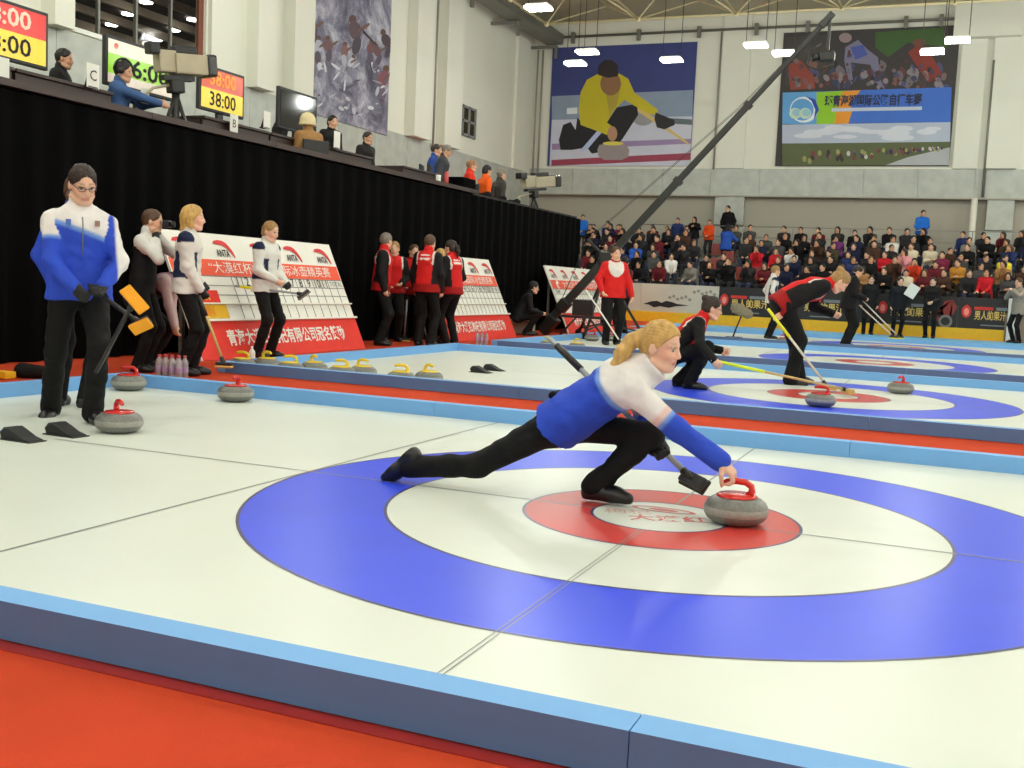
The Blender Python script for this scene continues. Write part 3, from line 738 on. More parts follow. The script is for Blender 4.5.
# ---------------------------------------------------------------- brooms
SHAFT = M('broom_shaft_grey', (150, 154, 160), rough=.35, metal=.3); SHBLK = M('broom_shaft_black', (30, 30, 33), rough=.4)
ORP = M('pad_orange', (240, 164, 36), rough=.85, bump=.2); YLW = M('broom_yellow', (236, 232, 40), rough=.5); LIME = M('broom_lime', (214, 236, 40), rough=.45); TAN = M('pad_tan', (206, 168, 96), rough=.9); WOODM = M('broom_wood', (196, 170, 110), rough=.5)
def broom(head, end, label, shaft=SHAFT, grip=None, gl=(.72, 1.0), pad=TAN, hd=None, hlen=.20, headm=BLK, r=.0135, up=None, group='curling brooms'):
    """head, end: ends of the shaft; gl: stretch of the shaft wearing the coloured grip; hd: long direction of the brush head; up: normal of its pad"""
    head, end = np.array(head, float), np.array(end, float); ax = end-head; base = head.copy()
    t = thing('curling_broom', label, 'broom', tuple(base), 0, group)
    MB().tube([head+ax*.03, end], r, n=10).build('shaft', shaft, t, base)
    if grip: MB().tube([head+ax*gl[0], head+ax*gl[1]], r*1.28, n=10).build('grip', grip, t, base)
    hd = nrm(hd if hd is not None else np.cross(ax, (0, 0, 1))); up = nrm(np.array(up, float) if up is not None else V3(0, 0, 1)); up = nrm(up-hd*(up@hd)); sd = np.cross(up, hd)
    R = np.array([hd, sd, up]).T
    ho = MB().box(head, (hlen, .066, .032), R=R, bev=.012).build('brush_head', headm, t, base)
    MB().tube([head, head+nrm(ax)*.07], .02, n=8).build('swivel_joint', DKST, t, base)
    MB().box(head-up*.024, (hlen*1.06, .078, .022), R=R, bev=.010).build('brush_pad', pad, ho, base)
    return t
# ---------------------------------------------------------------- scoreboards
def scoreboard(y0, y1, label, detail=True):
    xb, xt, zt = -6.5, -7.15, 1.44
    t = thing('scoreboard', label, 'scoreboard', (xb, y0, 0), 0, 'leaning team scoreboards')
    base = V3(xb, y0, 0); ax = V3(0, 1, 0); ay = nrm(V3(xt-xb, 0, zt)); H = math.hypot(xt-xb, zt); Wd = y1-y0; nn = np.cross(ax, ay)
    R = np.array([ax, ay, nn]).T
    def pan(name, a0, a1, b0, b1, m, d=.01, off=0.0):
        c = base+ax*(a0+a1)/2+ay*(b0+b1)/2+nn*(off+d/2); return MB().box(c, (a1-a0, b1-b0, d), R=R).build(name, m, t, base)
    pan('board', 0, Wd, 0, H, WHITE, .03, -.03)
    MB().box(base+V3(-.70, .5, .62), (.05, .05, 1.24)).box(base+V3(-.70, Wd-.5, .62), (.05, .05, 1.24)).box(base+V3(-.66, Wd/2, 1.18), (.06, Wd-.9, .04)).build('rear_frame', STEEL, t, base)
    pan('red_panel', 0.02, Wd, .0, H*.285, SRED, .006)
    pan('orange_band', 0.02, Wd-.02, H*.655, H*.785, SORG, .004)
    pan('ledge', 0, Wd, H*.285, H*.30, WHITE, .05); pan('ledge', 0, Wd, H*.42, H*.428, WHITE, .04)
    g = MB()
    for b in (H*.50, H*.575, H*.65): g.box(base+ax*Wd/2+ay*b+nn*.004, (Wd, .008, .004), R=R)
    x0 = Wd*.29
    for i in range(13): g.box(base+ax*(x0+(Wd-x0)*i/13)+ay*H*.47+nn*.004, (.008, H*.36, .004), R=R)
    g.build('grid_lines', GPRINT, t, base)
    LOGO = M('logo_red', (206, 44, 48), rough=.6)
    n = 5
    for i in range(n):
        c = base+ax*(Wd*(.10+.205*i))+ay*H*.885+nn*.006
        sw = [(-.19, .05), (-.16, .085), (-.09, .10), (0, .095), (.06, .07), (.11, .02), (.15, -.04), (.17, -.11), (.155, -.125), (.11, -.06), (.05, 0), (-.03, .035), (-.11, .04)]
        MB().poly(sw, c, ax, ay, .003).build('logo_swoosh', LOGO, t, base)
        text('ANTA', .13, c-ax*.05-ay*.075, ax, ay, BPRINT, t, base, bold=.02, wid=.25)
    text('“大漠红杯”青海国际冰壶精英赛', .16, base+ax*Wd*.56+ay*H*.715+nn*.006, ax, ay, WPRINT, t, base, wid=Wd*.74)
    MB().lathe([(.095, 0), (.095, .004)], base+ax*Wd*.115+ay*H*.718+nn*.006, n=20, R=R).build('round_logo', WPRINT, t, base)
    MB().lathe([(.05, .004), (.05, .007)], base+ax*Wd*.125+ay*H*.705+nn*.006, n=16, R=R).build('logo_mark', SORG, t, base)
    text('TEAM', .11, base+ax*Wd*.07+ay*H*.61+nn*.006, ax, ay, GPRINT, t, base, bold=.01)
    for i in range(11): text(str(i+1), .17, base+ax*(x0+(Wd-x0)*(i+.5)/13)+ay*H*.61+nn*.006, ax, ay, BPRINT, t, base)
    text('TOTAL', .10, base+ax*(x0+(Wd-x0)*12/13)+ay*H*.61+nn*.006, ax, ay, GPRINT, t, base)
    text('青海大漠红枸杞有限公司冠名赞助', .21, base+ax*Wd*.52+ay*H*.15+nn*.01, ax, ay, WPRINT, t, base, bold=.022, wid=Wd*.72)
    if detail:
        pan('team_card', Wd*.02, Wd*.19, H*.44, H*.535, SRED, .004, .004); pan('team_card', Wd*.02, Wd*.21, H*.315, H*.42, YEL, .004, .004)
        text('GER', .15, base+ax*Wd*.10+ay*H*.487+nn*.012, ax, ay, M('card_yellow', (240, 200, 40)), t, base, bold=.02)
        text('FIN', .15, base+ax*Wd*.11+ay*H*.365+nn*.012, ax, ay, M('card_orange', (236, 140, 20)), t, base, bold=.02)
scoreboard(5.0, 8.55, 'nearest white and red team scoreboard leaning behind two players in white jackets')
scoreboard(11.15, 14.2, 'middle scoreboard partly hidden by the group in red jackets', False)
scoreboard(17.2, 20.75, 'far scoreboard behind the tail of the camera jib', False)
# ---------------------------------------------------------------- black curtain and official platform
XC = -7.45; YC1 = 20.3; CT = 2.68
cur = thing('stage_curtain', 'long floor-length black curtain hanging below the officials platform', 'curtain', (XC, 8, 0))
yy = -6.0; i = 0
while yy < YC1-.05:
    y1 = min(yy+2.63, YC1); n = 40; V = []; 
    for j in range(n+1):
        y = yy+(y1-yy)*j/n; a = y*16.5
        off = .035*math.sin(a)+.018*math.sin(a*.43)
        V += [(XC+off*1.25, y, .005), (XC+off*.8, y, 1.3), (XC+off*.5, y, CT-.03)]
    m = MB(); m.add(V, [(3*j+q, 3*j+3+q, 3*j+4+q, 3*j+1+q) for j in range(n) for q in (0, 1)], 0, True)
    m.build('curtain_panel', BLKC, cur, (XC, 8, 0)); yy = y1; i += 1
V = []
for j in range(31):
    x = XC-4.5*j/30; off = .035*math.sin(j*1.5); V += [(x, YC1+off, .005), (x, YC1+off*.5, CT-.03)]
MB().add(V, [(2*j, 2*j+2, 2*j+3, 2*j+1) for j in range(30)], 0, True).build('curtain_panel', BLKC, cur, (XC, 8, 0))
struct('platform', MB().box(((XL+XC-.1)/2, (YC1-6)/2, 2.12), (XC-.1-XL-.06, YC1+6-.1, .26)), M('platform_floor', (70, 62, 56), rough=.8))
lg = thing('platform_ledge', 'dark brown ledge plank along the platform front above the curtain', 'ledge', (XC, 5, 2.66))
for a, b in ((-6, 2.6), (2.61, 5.2), (5.21, 7.6), (7.61, 10.6), (10.61, 14.2)):
    MB().box((XC-.12, (a+b)/2, CT+.035), (.30, b-a, .07)).box((XC-.22, (a+b)/2, CT-.2), (.05, b-a, .42)).build('plank', DESK, lg, (XC, 5, 2.66))
MB().box((XC-.12, (14.2+YC1)/2, CT-.0), (.06, YC1-14.2, .05)).build('curtain_rail', BLK, lg, (XC, 5, 2.66))
# desks
def desk(y0, y1, label, x0=-9.05, x1=-8.2, top=3.03):
    t = thing('official_desk', label, 'desk', ((x0+x1)/2, (y0+y1)/2, 2.25), 0, 'dark desks on the officials platform'); b = ((x0+x1)/2, (y0+y1)/2, 2.25)
    MB().box(((x0+x1)/2, (y0+y1)/2, top-.02), (x1-x0+.06, y1-y0-.01, .04), bev=.008).build('desk_top', DESK, t, b)
    MB().box((x1-.02, (y0+y1)/2, (2.25+top)/2-.02), (.03, y1-y0-.03, top-2.25-.04)).build('front_panel', DESK, t, b)
    for y in (y0+.03, y1-.03): MB().box(((x0+x1)/2-.02, y, (2.25+top)/2-.02), (x1-x0-.06, .03, top-2.25-.04)).build('side_panel', DESK, t, b)
for i, (a, b, lb) in enumerate(((2.3, 3.98, 'dark desk under the left countdown screen at the picture edge'), (4.0, 5.42, 'dark desk with the letter C sign'), (7.05, 8.55, 'dark desk with the letter B sign under the middle countdown screen'), (8.57, 10.0, 'dark desk in front of the blank screen'), (10.02, 11.5, 'dark desk by the official in the black suit'), (12.6, 14.1, 'dark desk right of the seated official in a dark coat'))): desk(a, b, lb)
# screens
GLOSS = M('screen_black', (18, 14, 14), spec=.3, rough=.06, var=.3, scale=2)
SR = M('screen_red', (206, 44, 40), emit=.35, rough=.2); SRO = M('screen_rust', (196, 66, 36), emit=.3, rough=.2); SY = M('screen_yellow', (226, 196, 44), emit=.35, rough=.2); SG = M('screen_green', (150, 206, 60), emit=.35, rough=.2); SWH = M('screen_white', (226, 214, 196), emit=.3, rough=.2)
def screen(y0, y1, z0, z1, label, kind, x=-8.62, stand=3.03):
    b = V3(x, (y0+y1)/2, stand); t = thing('display_screen', label, 'screen', tuple(b), 0, 'display screens on the officials platform')
    ax, ay = V3(0, 1, 0), V3(0, 0, 1); cy, cz = (y0+y1)/2, (z0+z1)/2; w, h = y1-y0, z1-z0
    MB().box((x-.03, cy, cz), (.06, w, h), bev=.012).build('bezel', BLK, t, b)
    MB().box((x-.05, cy, (stand+z0)/2), (.05, .12, z0-stand+.04)).box((x-.05, cy, stand+.012), (.24, .42, .02)).build('stand', BLK, t, b)
    def pan(nm, a0, a1, b0, b1, m): MB().box((x+.003, (a0+a1)/2, (b0+b1)/2), (.006, a1-a0, b1-b0)).build(nm, m, t, b)
    e = .04
    if kind == 'off': pan('blank_panel', y0+e, y1-e, z0+e, z1-e, GLOSS); return
    if kind == 'clock':
        pan('header', y0+e, y1-e, cz+.09, z1-e, SWH); pan('green_field', y0+e, y1-e, z0+.15, cz+.09, SG); pan('footer', y0+e, y1-e, z0+e, z0+.15, SWH)
        text('06:00', .30, (x+.008, cy+.06, cz-.04), ax, ay, BPRINT, t, b, bold=.02, wid=w*.72); MB().lathe([(.035, 0), (.035, .003)], (x+.008, y0+.17, z1-.11), n=14, R=np.array([ax, ay, np.cross(ax, ay)]).T).build('round_logo', SRO, t, b); return
    pan('upper_field', y0+e, y1-e, cz, z1-e, SR if kind == 'red' else SRO); pan('lower_field', y0+e, y1-e, z0+e, cz, SY)
    text('38:00', .27, (x+.008, cy, cz+h*.23), ax, ay, M('digit_pale', (238, 190, 170), emit=.4) if kind == 'red' else M('digit_orange', (240, 150, 60), emit=.4), t, b, bold=.02, wid=w*.58)
    text('38:00', .27, (x+.008, cy, cz-h*.23), ax, ay, BPRINT, t, b, bold=.012, wid=w*.58)
screen(3.62, 4.86, 3.18, 3.82, 'left countdown screen with red and yellow 38:00 digits', 'red')
screen(7.5, 8.5, 3.20, 3.82, 'middle countdown screen, rust and yellow, showing 38:00 twice', 'rust')
screen(9.36, 10.42, 3.22, 3.85, 'blank dark screen on the platform right of the countdown screens', 'off')
screen(5.75, 6.98, 3.20, 3.80, 'pale game clock with green field behind the official wearing headphones', 'clock', stand=2.28)
# letter cards
def card(u, v, w, h, s, label, x=-8.12):
    p = px(u, v, X=x); z0 = p[2]-h/2
    b = V3(x, p[1], z0); t = thing('letter_card', label, 'sign', tuple(b), 0, 'white cards on the officials desks')
    MB().box((x, p[1], p[2]), (.006, w, h)).build('card', WHITE, t, b)
    MB().box((x-.04, p[1], z0+.01), (.09, w*.8, .012)).box((x-.045, p[1], p[2]-.02), (.008, w*.5, h*.9), R=Matrix.Rotation(.35, 3, 'Y')).build('easel_back', BLK, t, b)
    if s: text(s, h*.62, (x+.004, p[1], p[2]), V3(0, 1, 0), V3(0, 0, 1), BPRINT, t, b)
card(93, 76, .19, .27, 'C', 'white card with the letter C on the desk left of the official wearing headphones'); card(234, 124, .17, .25, 'B', 'white card with the letter B below the middle countdown screen')
card(2, 70, .18, .26, '', 'white card at the picture edge below the left countdown screen'); card(145, 96, .14, .18, '', 'small white card behind the official wearing headphones'); card(267, 120, .16, .24, '', 'white card left of the blank screen'); card(319, 145, .14, .22, '', 'white card beside the person in the cream hat'); card(337, 140, .18, .27, '', 'white card in front of the official in the black suit')
# ---------------------------------------------------------------- posters on the walls (flat prints)
def flat(c): return M('print_%d_%d_%d' % c, c, rough=.7, var=.05, scale=1.5)
def poster(name, label, corners, plane, bg):
    """corners: pixel corners on the wall; returns a function that adds printed shapes"""
    ax_, val = plane; kw = {'XY'[ax_]: val}
    C = [px(u, v, **kw) for u, v in corners]; c0 = np.mean(C, axis=0); t = thing(name, label, 'poster', tuple(c0))
    nrml = V3(1, 0, 0) if ax_ == 0 else V3(0, -1, 0)
    lo, hi = np.min(C, axis=0), np.max(C, axis=0)
    lo2, hi2 = lo.copy(), hi.copy(); lo2[ax_] = val-.015; hi2[ax_] = val+.015
    MB().box((lo2+hi2)/2, hi2-lo2).build('panel', bg, t, c0)
    st = {'n': 0}
    def shape(pts, m, nm='print'):
        st['n'] += 1; P = [px(u, v, **kw)+nrml*(.016+.0004*st['n']) for u, v in pts]
        P = [np.clip(p, lo+[-9*(ax_ == 0), -9*(ax_ == 1), 0], hi+[9*(ax_ == 0), 9*(ax_ == 1), 0]) for p in P]
        a = sum(P[i][1-ax_]*P[(i+1) % len(P)][2]-P[(i+1) % len(P)][1-ax_]*P[i][2] for i in range(len(P)))
        want = (a > 0) == (ax_ == 1)
        if not want: P = P[::-1]
        MB().add(P, [list(range(len(P)))]).build(nm, m, t, c0)
    return t, shape, c0
YP = YB-.06
def cr(pts, x0, y0, s=.25): return [(x0+a*s, y0+b*s) for a, b in pts]
def oval(cx, cy, rx, ry, n=14, rot=0): return [(cx+rx*math.cos(2*math.pi*i/n)*math.cos(rot)-ry*math.sin(2*math.pi*i/n)*math.sin(rot), cy+rx*math.cos(2*math.pi*i/n)*math.sin(rot)+ry*math.sin(2*math.pi*i/n)*math.cos(rot)) for i in range(n)]
A = lambda pts: cr(pts, 512, 0)
t, sp, c0 = poster('curling_poster', 'large poster of a crouching curler in a yellow jacket on the back wall', ((553, 48), (692, 44), (690, 166), (551, 165)), (1, YP), flat((56, 64, 122)))
sp(A([(160, 385), (725, 360), (722, 470), (160, 480)]), flat((134, 150, 172))); sp(A([(160, 480), (722, 465), (720, 670), (150, 670)]), flat((196, 198, 214)))
sp(A([(220, 432), (262, 430), (262, 455), (220, 457)]), flat((214, 220, 226)))
sp(A([(160, 575), (720, 555), (720, 575), (160, 600)]), flat((150, 128, 168))); sp(A([(158, 640), (720, 612), (720, 640), (158, 664)]), flat((152, 62, 84)))
sp(A([(590, 470), (720, 478), (720, 500), (640, 495)]), flat((96, 106, 112)))
sp(A(oval(525, 475, 42, 28)), flat((150, 150, 152)))
sp(A([(505, 425), (700, 565), (712, 582), (690, 570), (495, 440)]), flat((206, 180, 110)))
sp(A([(262, 470), (300, 510), (360, 520), (420, 430), (500, 415), (505, 460), (440, 560), (400, 600), (320, 615), (300, 590), (240, 600), (195, 600), (188, 560), (205, 500), (235, 488), (255, 520)]), flat((30, 29, 34)))
sp(A([(360, 530), (300, 600), (270, 606), (345, 520)]), flat((178, 190, 226)))
sp(A([(345, 295), (300, 320), (275, 370), (268, 440), (275, 500), (330, 520), (380, 540), (400, 505), (380, 490), (410, 440), (450, 400), (545, 455), (575, 460), (585, 440), (490, 370), (465, 315), (430, 295)]), flat((196, 182, 36)))
sp(A([(372, 340), (390, 460), (380, 480), (420, 420), (440, 330), (410, 310)]), flat((176, 158, 60)))
sp(A(oval(395, 335, 42, 48)), flat((142, 104, 70))); sp(A([(345, 300), (345, 265), (370, 240), (400, 240), (425, 262), (425, 305), (385, 312)]), flat((46, 38, 40)))
sp(A([(575, 450), (600, 460), (650, 480), (652, 500), (610, 518), (580, 510), (570, 475)]), flat((44, 40, 44))); sp(A(oval(402, 535, 20, 30)), flat((178, 134, 104)))
sp(A([(342, 600), (350, 580), (400, 570), (455, 577), (470, 600), (465, 628), (440, 640), (370, 640), (346, 625)]), flat((150, 140, 140))); sp(A(oval(405, 574, 42, 8)), flat((220, 206, 90)))
# cycling poster
B = lambda pts: cr(pts, 768, 0)
t, sp, c0 = poster('cycling_poster', 'large poster of road cyclists with a blue title band on the back wall', ((784, 33), (951, 29), (949, 166), (782, 166)), (1, YP), flat((62, 58, 58)))
sp(B([(430, 130), (700, 110), (720, 190), (560, 170), (480, 230), (430, 190)]), flat((62, 92, 46))); sp(B([(70, 150), (240, 140), (230, 330), (70, 340)]), flat((70, 66, 62)))
rnd = random.Random(5)
PAL = [(100, 62, 64), (76, 80, 116), (136, 128, 134), (124, 88, 80), (56, 44, 50), (112, 104, 112), (92, 54, 54), (64, 68, 92), (70, 60, 62)]
for i in range(46):
    x = rnd.uniform(80, 700); y = rnd.uniform(255, 345); sp(B(oval(x, y, rnd.uniform(8, 20), rnd.uniform(12, 28), 8, rnd.uniform(-.5, .5))), flat(rnd.choice(PAL)))
sp(B([(310, 190), (360, 160), (400, 200), (440, 230), (450, 320), (470, 360), (430, 330), (410, 260), (330, 250), (340, 320), (320, 320), (305, 240)]), flat((120, 116, 142))); sp(B([(330, 190), (380, 180), (400, 220), (350, 240)]), flat((74, 88, 160))); sp(B(oval(310, 152, 26, 20)), flat((150, 130, 130)))
sp(B([(560, 210), (600, 180), (660, 230), (700, 300), (640, 330), (590, 260)]), flat((132, 56, 48))); sp(B(oval(605, 172, 26, 16)), flat((110, 70, 60)))
sp(B([(80, 260), (130, 240), (180, 300), (190, 355), (90, 360)]), flat((140, 66, 56)))
for i in range(90):
    x = rnd.uniform(75, 715); y = 350-abs(rnd.gauss(0, 55)); sp(B(oval(x, y, rnd.uniform(5, 13), rnd.uniform(6, 18), 8, rnd.uniform(-.8, .8))), flat(rnd.choice(PAL+[(84, 66, 62), (120, 100, 100)])))
sp(B([(60, 372), (735, 350), (730, 490), (58, 498)]), flat((64, 110, 200))); sp(B([(190, 370), (320, 364), (270, 498), (190, 498)]), flat((142, 196, 40))); sp(B([(300, 366), (372, 362), (325, 420), (340, 440), (322, 497), (265, 498), (280, 420)]), flat((228, 148, 44)))
sp(B([(60, 372), (195, 368), (195, 498), (58, 498)]), flat((96, 160, 214))); sp(B(oval(145, 440, 56, 52, 20)), flat((226, 232, 232))); sp(B(oval(138, 440, 46, 44, 20)), flat((96, 160, 214)))
for q in (110, 150): sp(B(oval(q, 455, 24, 22, 14)), flat((196, 216, 190))); sp(B(oval(q+4, 452, 17, 15, 14)), flat((150, 196, 206)))
sp(B([(150, 385), (190, 400), (205, 440), (185, 480), (190, 440), (175, 405)]), flat((40, 70, 170)))
sp(B([(58, 500), (730, 490), (728, 572), (58, 575)]), flat((176, 186, 204)))
for i in range(14): sp(B(oval(rnd.uniform(120, 680), rnd.uniform(512, 555), rnd.uniform(30, 70), rnd.uniform(8, 16), 10)), flat((206, 210, 220)))
sp(B([(58, 576), (400, 572), (728, 568), (726, 662), (58, 665)]), flat((88, 96, 62))); sp(B([(470, 662), (560, 630), (728, 590), (726, 662)]), flat((172, 176, 178)))
for i in range(70):
    f = rnd.random()**.8; x = 120+f*590; y = 636-40*f+rnd.uniform(-18, 18)*(1.2-f); sp(B(oval(x, y, 9-4*f, 13-6*f, 7)), flat(rnd.choice([(60, 50, 50), (196, 190, 190), (120, 60, 60), (150, 150, 90), (70, 70, 90), (110, 90, 80)])))
a, b = px(825, 102, Y=YP), px(922, 101, Y=YP)
axp = V3(1, 0, 0); text('环青海湖国际公路自行车赛', .42, (a+b)/2-V3(0, .10, 0), axp, V3(0, 0, 1), M('poster_text_dark', (40, 44, 70)), t, c0, wid=(b-a)[0], bold=.03)
a = px(832, 110, Y=YP); b = px(922, 109, Y=YP); MB().box((a+b)/2-V3(0, .09, 0), ((b-a)[0], .01, .12)).build('small_text_line', flat((190, 200, 214)), t, c0)
# splash poster on the left wall
def splash_mat():
    m = bpy.data.materials.new('splash_print'); m.use_nodes = True; nt = m.node_tree; b = nt.nodes['Principled BSDF']; b.inputs['Roughness'].default_value = .7
    tc = nt.nodes.new('ShaderNodeTexCoord'); n1 = nt.nodes.new('ShaderNodeTexNoise'); n1.inputs['Scale'].default_value = .9; n1.inputs['Detail'].default_value = 9; n1.inputs['Roughness'].default_value = .72; n1.inputs['Distortion'].default_value = .6
    nt.links.new(tc.outputs['Object'], n1.inputs['Vector']); r = nt.nodes.new('ShaderNodeValToRGB'); nt.links.new(n1.outputs[0], r.inputs[0])
    e = r.color_ramp.elements; e[0].position = .36; e[0].color = (*lin((64, 60, 76)), 1); e[1].position = .66; e[1].color = (*lin((196, 196, 206)), 1)
    q = e.new(.5); q.color = (*lin((122, 120, 140)), 1); nt.links.new(r.outputs[0], b.inputs['Base Color']); return m
Dq = lambda pts: cr(pts, 256, 0)
t, sp, c0 = poster('splash_poster', 'tall grey poster of people splashing through water on the left wall', ((311, -40), (391, -22), (387, 129), (307, 112)), (0, XL+.06), splash_mat())
rp = random.Random(3)
def figure_(cx, cy, h, top, low, lean=0):
    sp(Dq(oval(cx+lean*h*.5, cy-h*.42, h*.10, h*.12, 9)), flat((96, 70, 64))); sp(Dq(oval(cx+lean*h*.2, cy-h*.12, h*.17, h*.26, 11, lean)), flat(top)); sp(Dq(oval(cx, cy+h*.28, h*.12, h*.26, 9, -lean)), flat(low)); sp(Dq(oval(cx+h*.2, cy-h*.2, h*.20, h*.055, 9, -.6)), flat((110, 82, 78)))
for cx, cy, h, tp_, lw in ((400, 140, 150, (92, 74, 82), (70, 62, 74)), (245, 200, 110, (176, 176, 188), (86, 80, 96)), (290, 195, 100, (112, 82, 84), (84, 76, 90)), (350, 215, 90, (124, 92, 90), (170, 170, 182)), (455, 205, 90, (112, 72, 74), (90, 80, 96)), (488, 215, 90, (104, 76, 80), (84, 78, 94)), (527, 175, 110, (78, 62, 72), (70, 64, 80)), (500, 330, 130, (128, 78, 84), (106, 92, 108)), (255, 275, 70, (196, 200, 208), (120, 116, 132)), (228, 120, 110, (80, 76, 88), (74, 70, 86)), (370, 260, 80, (186, 186, 198), (130, 126, 142))): figure_(cx, cy, h, tp_, lw, rp.uniform(-.4, .4))
sp(Dq([(425, 118), (482, 182), (486, 190), (424, 132)]), flat((60, 50, 60)))
for i in range(40): sp(Dq(oval(rp.uniform(225, 520), rp.uniform(260, 460), rp.uniform(5, 26), rp.uniform(3, 9), 8, rp.uniform(-1.5, 1.5))), flat(rp.choice([(186, 186, 198), (150, 148, 164), (96, 92, 110), (206, 206, 214)])))
# ---------------------------------------------------------------- stand, barrier
TY0, TRUN, TZ0, TRISE, NR = 30.1, .88, .80, .29, 6
for r in range(NR):
    y0 = TY0-.25+r*TRUN; z = TZ0+r*TRISE
    st_ = struct('stand_tier', MB().box((-.5, (y0+YB)/2, z/2), (21, YB-y0, z)), CONC)
struct('stand_walkway', MB().box((-.5, (35.25+YB)/2, 2.6/2+.0), (21, YB-35.25, 2.6)), CONC)
RAIL = M('rail_steel', (150, 150, 145), rough=.4, metal=.4)
rl = thing('guard_rail', 'thin steel guard rail along the top of the spectator stand', 'railing', (0, 35.4, 2.6))
for z in (3.1, 3.5): MB().tube([(-10.5, 35.4, z), (9.5, 35.4, z)], .018, n=6).build('rail_bar', RAIL, rl, (0, 35.4, 2.6))
for i in range(11): MB().tube([(-10.5+2*i, 35.4, 2.6), (-10.5+2*i, 35.4, 3.5)], .02, n=6).build('rail_post', RAIL, rl, (0, 35.4, 2.6))
YBAR = 29.0; ZB = 1.22
BB = M('banner_black', (17, 15, 16), rough=.5); BW = M('banner_pale', (196, 192, 176), rough=.6, var=.08, scale=1.2)
def banner(u0, u1, m, label, z0=.33):
    a, b = px(u0, 310, Y=YBAR)[0], px(u1, 310, Y=YBAR)[0]; c = V3((a+b)/2, YBAR, 0)
    t = thing('advertising_board', label, 'advertising board', tuple(c), 0, 'advertising boards along the spectator stand')
    MB().box(((a+b)/2, YBAR+.03, (z0+ZB)/2), (b-a-.01, .06, ZB-z0)).build('panel', m, t, c)
    MB().box(((a+b)/2, YBAR+.02, z0/2), (b-a, .10, z0)).build('kick_board', YEL, t, c)
    for x in (a+.2, b-.2): MB().box((x, YBAR+.25, .5), (.05, .36, .05)).box((x, YBAR+.42, .27), (.05, .05, .54)).build('rear_brace', STEEL, t, c)
    return t, c, a, b
LGR = M('logo_fruit_red', (206, 44, 36), rough=.6)
def juice(u0, u1, label, logo):
    t, c, a, b = banner(u0, u1, BB, label); ax, ay = V3(1, 0, 0), V3(0, 0, 1); y = YBAR-.004
    x = px(logo, 305, Y=YBAR)[0]
    MB().poly([(.13*math.cos(q*.45)*(1 if math.sin(q*.45) < .6 else .8), .19*math.sin(q*.45)) for q in range(14)], (x, y, .82), ax, ay, .003).build('fruit_logo', LGR, t, c)
    MB().poly([(.07*math.cos(q*.45), .11*math.sin(q*.45)) for q in range(14)], (x, y-.004, .80), ax, ay, .003).build('fruit_highlight', M('logo_pink', (236, 140, 126)), t, c)
    w = min(1.15, b-x-.2)
    text('男人的果汁', .28, (x+.22+w/2, y-.003, .70), ax, ay, GOLD, t, c, bold=.02, wid=w)
    MB().box((x+.45, y, .92), (.50, .004, .09)).build('red_word', LGR, t, c); MB().box((x+1.02, y, .92), (.48, .004, .09)).build('white_word', GPRINT, t, c); MB().box((x+.75, y, .44), (.7, .004, .035)).build('address_line', GPRINT, t, c)
t, c, a, b = banner(560, 640, BW, 'pale landscape advertising board behind the jib operator'); 
t, c, a, b = banner(640, 718, BW, 'pale ink-landscape advertising board behind the crouching red and black player')
INK = M('ink_black', (24, 24, 24), rough=.7); INKG = M('ink_grey', (140, 136, 124), rough=.7)
MB().poly([(-.75, 0), (-.5, .09), (-.3, .12), (-.15, .06), (.0, .13), (.2, .10), (.35, .05), (.75, .02), (.3, -.03), (.1, -.09), (-.2, -.05), (-.4, -.10), (-.55, -.02)], (a+.85, YBAR-.004, .56), (1, 0, 0), (0, 0, 1), .003).build('ink_islands', INK, t, c)
for i in range(12):
    MB().poly([(-.05, -.02), (.04, -.05), (.06, .03), (-.02, .06)], (a+.95+.13*i, YBAR-.004, (1.0 if i > 5 else .80)+.05*math.sin(i*2.1)), (1, 0, 0), (0, 0, 1), .003).build('ink_mark', INKG, t, c)
juice(718, 790, 'black advertising board behind the furry microphone, gold and red lettering', 724); juice(790, 877, 'black advertising board hidden behind the bending red and black player', 797); juice(877, 931, 'black advertising board behind the two staff in black coats', 883)
t, c, a, b = banner(931, 958, BB, 'narrow black advertising board with a red figure holding a disc')
MB().poly([(-.35, -.05), (-.1, .05), (-.02, .35), (.2, .42), (.34, .2), (.12, -.25), (.2, -.3), (.05, -.2), (-.05, .1), (-.2, .1), (-.12, -.2), (-.3, -.25)], ((a+b)/2, YBAR-.004, .72), (1, 0, 0), (0, 0, 1), .003).build('red_figure', M('figure_red', (142, 46, 42)), t, c)
MB().lathe([(.19, 0), (.19, .006)], ((a+b)/2+.05, YBAR-.004, .50), n=20, R=Matrix.Rotation(math.pi/2, 3, 'X')).build('round_disc', M('disc_grey', (122, 118, 112)), t, c)
MB().lathe([(.12, 0), (.12, .009)], ((a+b)/2+.05, YBAR-.004, .50), n=20, R=Matrix.Rotation(math.pi/2, 3, 'X')).build('disc_hub', BB, t, c)
juice(958, 1006, 'rightmost black advertising board with a red fruit logo and gold lettering', 967)
p = px(1010, 310, Y=YBAR)
tag(MB().box((p[0]+.06, YBAR+.05, .62), (.22, .2, 1.24), bev=.02).build('barrier_post', WHITE), 'white square post at the right end of the advertising boards', 'post')
for z in (0,):
    p = px(1024, 310, Y=YBAR); 
